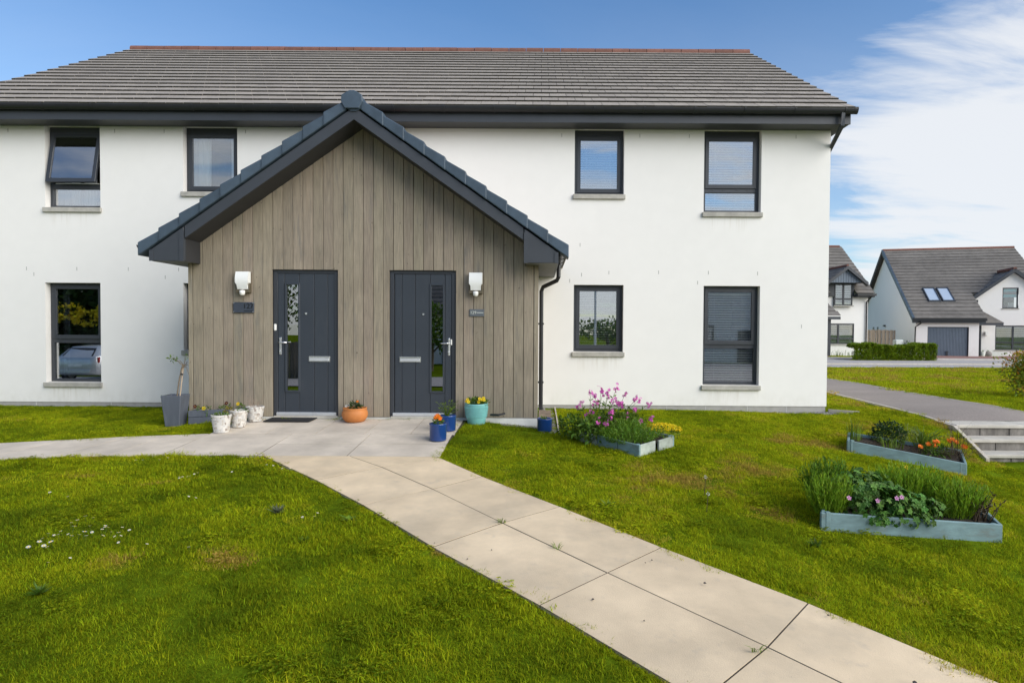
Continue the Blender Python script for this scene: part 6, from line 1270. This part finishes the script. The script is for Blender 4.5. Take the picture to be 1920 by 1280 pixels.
# ------------------------------------------------------------------ the other side of the lane, seen mirrored in the glass
gh = thing('gorse_hedge', (-22, -9, -.6), 'tall dark hedge with a band of yellow gorse flowers, mirrored in the left ground-floor window', 'hedge'); m = MB(); f = MB()
for c in (-31, -27.5, -24, -20.5, -17.2): leaves(m, *blob((c, -9.5, 1.8), (2.4, 1.5, 3.1), 3200, .3, .25), .55, .3)
tag(m.build('foliage', L_DARK, gh), kind='stuff')
for c in range(14): leaves(f, *blob((-31+c*1.1, -7.9, 2.0+random.uniform(-.3, .3)), (.8, .5, .35), 200, .7), .18, .14)
tag(f.build('flowers', F_YEL, gh), kind='stuff')
def broad_tree(label, x, y, h, r, n):
    z = gz1(x, y); t = thing('tree', (x, y, z), label, 'tree'); m = MB(); m.tube([(x, y, z-.2), (x+.05, y, z+h*.35), (x-.05, y, z+h*.8)], [.16, .12, .04], 8); k = []
    for i in range(7): a = i*.9; e = (x+r*.6*math.cos(a), y+r*.6*math.sin(a), z+h*(.5+.06*i)); m.tube([(x, y, z+h*(.25+.05*i)), e], [.06, .015], 5); k.append(e)
    m.build('trunk', TWIG, t); m = MB()
    for e in k+[(x, y, z+h*.8)]: leaves(m, *blob(e, (r*.55, r*.5, h*.2), n//8, .4, .4), .26, .13)
    tag(m.build('crown', L_MID, t), kind='stuff')
broad_tree('leafy tree across the lane, mirrored in the glass of the left door', -14.2, -14, 7.5, 2.4, 2200); broad_tree('low round tree mirrored in the small ground-floor window', 4.9, -22, 2.7, 2.4, 1300); broad_tree('white-flowering shrubby tree mirrored in the glass of the right door', -5.0, -10, 3.0, 1.2, 900)
lf = thing('fence', (-11, -6, -.6), 'brown timber fence across the lane, mirrored in the left door glass', 'fence')
for i in range(34): x = -15.0+i*.2; MB().box(x, x+.185, -6.0+.012*(i % 2), -5.975+.012*(i % 2), -.75, .86+.02*math.sin(i*1.7)).build('fence_board', FENCE, lf)
for z in (-.3, .5): MB().box(-15, -8.2, -6.06, -6.01, z, z+.08).build('rail', FENCE, lf)
def lane_house(label, x0, x1, y, ze, zrg):
    h = thing('house', ((x0+x1)/2, y, -.6), label, 'house'); m = MB(); m.box(x0, x1, y-7, y, -.8, ze); m.prism([(x0, ze), (x1, ze), (x1, ze+.01), (x0, ze+.01)], y-7, y); m.build('wall', RENDER, h)
    q = MB(); n = 14
    for r in range(n):
        t0, t1 = r/n, (r+1.15)/n; ya, yb_ = y+.4-4.0*t0, y+.4-4.0*min(t1, 1); za, zb_ = ze-.1+(zrg-ze)*t0, ze-.1+(zrg-ze)*min(t1, 1)
        q.hexa([(x0-.2, yb_, zb_-.05), (x1+.2, yb_, zb_-.05), (x1+.2, ya, za-.0), (x0-.2, ya, za-.0), (x0-.2, yb_, zb_), (x1+.2, yb_, zb_), (x1+.2, ya, za+.06), (x0-.2, ya, za+.06)])
    q.hexa([(x0-.2, y-7.4, ze-.1), (x1+.2, y-7.4, ze-.1), (x1+.2, y-3.6, zrg-.1), (x0-.2, y-3.6, zrg-.1), (x0-.2, y-7.4, ze), (x1+.2, y-7.4, ze), (x1+.2, y-3.6, zrg), (x0-.2, y-3.6, zrg)])
    q.build('roof', TILE_FAR, h); w = x1-x0
    for k in (.2, .7):
        a = x0+w*k; f = MB(); frame_ring(f, a, a+1.2, .4, 1.7, .07, y+.001, y+.06); fo = f.build('window', ANTH, h); MB().box(a+.06, a+1.14, y+.01, y+.02, .46, 1.64).build('pane', PANE_FAR, fo)
    MB().box(x0+w*.48, x0+w*.48+.95, y+.001, y+.05, -.7, 1.4).build('door', DOOR, h)
lane_house('low white house with a dark roof, mirrored in the right door glass', -9.5, -1.2, -17, 2.3, 5.8); lane_house('white house mirrored in the tall window by the house corner', 7.5, 17, -15, 4.6, 8.0)
lp = thing('street_lamp', (2.75, -8, -.5), 'slim pale lamp post mirrored in the small ground-floor window', 'street lamp'); MB().tube([(2.75, -8, -.8), (2.75, -8, 1.0), (2.75, -8, 5.6)], [.07, .06, .04], 10).build('post', ALU, lp); MB().box(2.45, 2.8, -8.1, -7.9, 5.55, 5.66).build('lamp_head', ANTH, lp, bevel=.03)
# parked car, tail towards the house
cr = thing('parked_car', (-18.4, -3.8, -.75), 'silver hatchback parked across the lane, mirrored in the left ground-floor window', 'car'); cx, cy, cz = -18.4, -2.0, gz1(-18.4, -3)
SILV = mat('silver_car_paint', (.52, .54, .56), .3, .03, 2, metal=.35, coat=.6); CGL = mat('dark_car_glass', (.015, .017, .02), .08, .05, 2); TYRE = mat('tyre_rubber', (.015, .015, .015), .85); TAIL = mat('tail_light', (.30, .012, .015), .25, .1, 4, coat=.5)
secs = [(0, .62, .40, .95, .95), (-.10, .80, .30, 1.02, 1.02), (-.55, .86, .24, 1.02, 1.40), (-1.5, .87, .22, 1.0, 1.47), (-2.4, .87, .22, .98, 1.42), (-3.1, .86, .24, .95, 1.0), (-3.9, .80, .28, .82, .84), (-4.15, .62, .36, .66, .68)]
m = MB(); rows = []
for dy, w, zb_, zs, zt_2 in secs: rows.append([(-w*.96, zb_), (-w, (zb_+zs)/2), (-w*.97, zs), (-w*.70, zt_2-.05 if zt_2 > zs+.1 else zt_2), (-w*.55, zt_2), (w*.55, zt_2), (w*.70, zt_2-.05 if zt_2 > zs+.1 else zt_2), (w*.97, zs), (w, (zb_+zs)/2), (w*.96, zb_)])
vs_ = [(cx+x, cy+s[0], cz+z) for s, r in zip(secs, rows) for x, z in r]; k = 10
m.add(vs_, [(i*k+j, i*k+(j+1) % k, (i+1)*k+(j+1) % k, (i+1)*k+j) for i in range(len(secs)-1) for j in range(k)]+[tuple(range(k-1, -1, -1)), tuple((len(secs)-1)*k+j for j in range(k))])
m.build('body', SILV, cr, bevel=.03, smooth=True)
MB().add([(cx-.62, cy-.13, cz+1.04), (cx+.62, cy-.13, cz+1.04), (cx+.52, cy-.50, cz+1.36), (cx-.52, cy-.50, cz+1.36)], [(0, 1, 2, 3)]).build('rear_window', CGL, cr)
for s in (-1, 1):
    MB().hexa([(cx+s*.50, cy+.00, cz+.80), (cx+s*.83, cy-.16, cz+.78), (cx+s*.84, cy-.22, cz+.78), (cx+s*.50, cy-.06, cz+.80), (cx+s*.55, cy-.02, cz+.96), (cx+s*.83, cy-.16, cz+.99), (cx+s*.84, cy-.24, cz+.99), (cx+s*.55, cy-.08, cz+.96)]).build('tail_light', TAIL, cr)
    for dy in (-.75, -3.35):
        w = MB(); P = Matrix.Translation((cx+s*.80, cy+dy, cz+.30)) @ Matrix.Rotation(R(90), 4, 'Y'); w.lathe([(0, -.1), (.30, -.1), (.31, -.06), (.31, .06), (.30, .1), (0, .1)], (0, 0, 0), 20); xf(w, P); wo = w.build('wheel', TYRE, cr)
        q = MB(); q.lathe([(0, -.105), (.2, -.105), (.2, .105), (0, .105)], (0, 0, 0), 14); xf(q, P).build('rim', ALU, wo)
MB().box(cx-.62, cx+.62, cy-.02, cy+.03, cz+.36, cz+.52).build('bumper', SILV, cr, bevel=.03); MB().box(cx-.26, cx+.26, cy+.001, cy+.012, cz+.62, cz+.73).build('number_plate', WHITEP, cr)
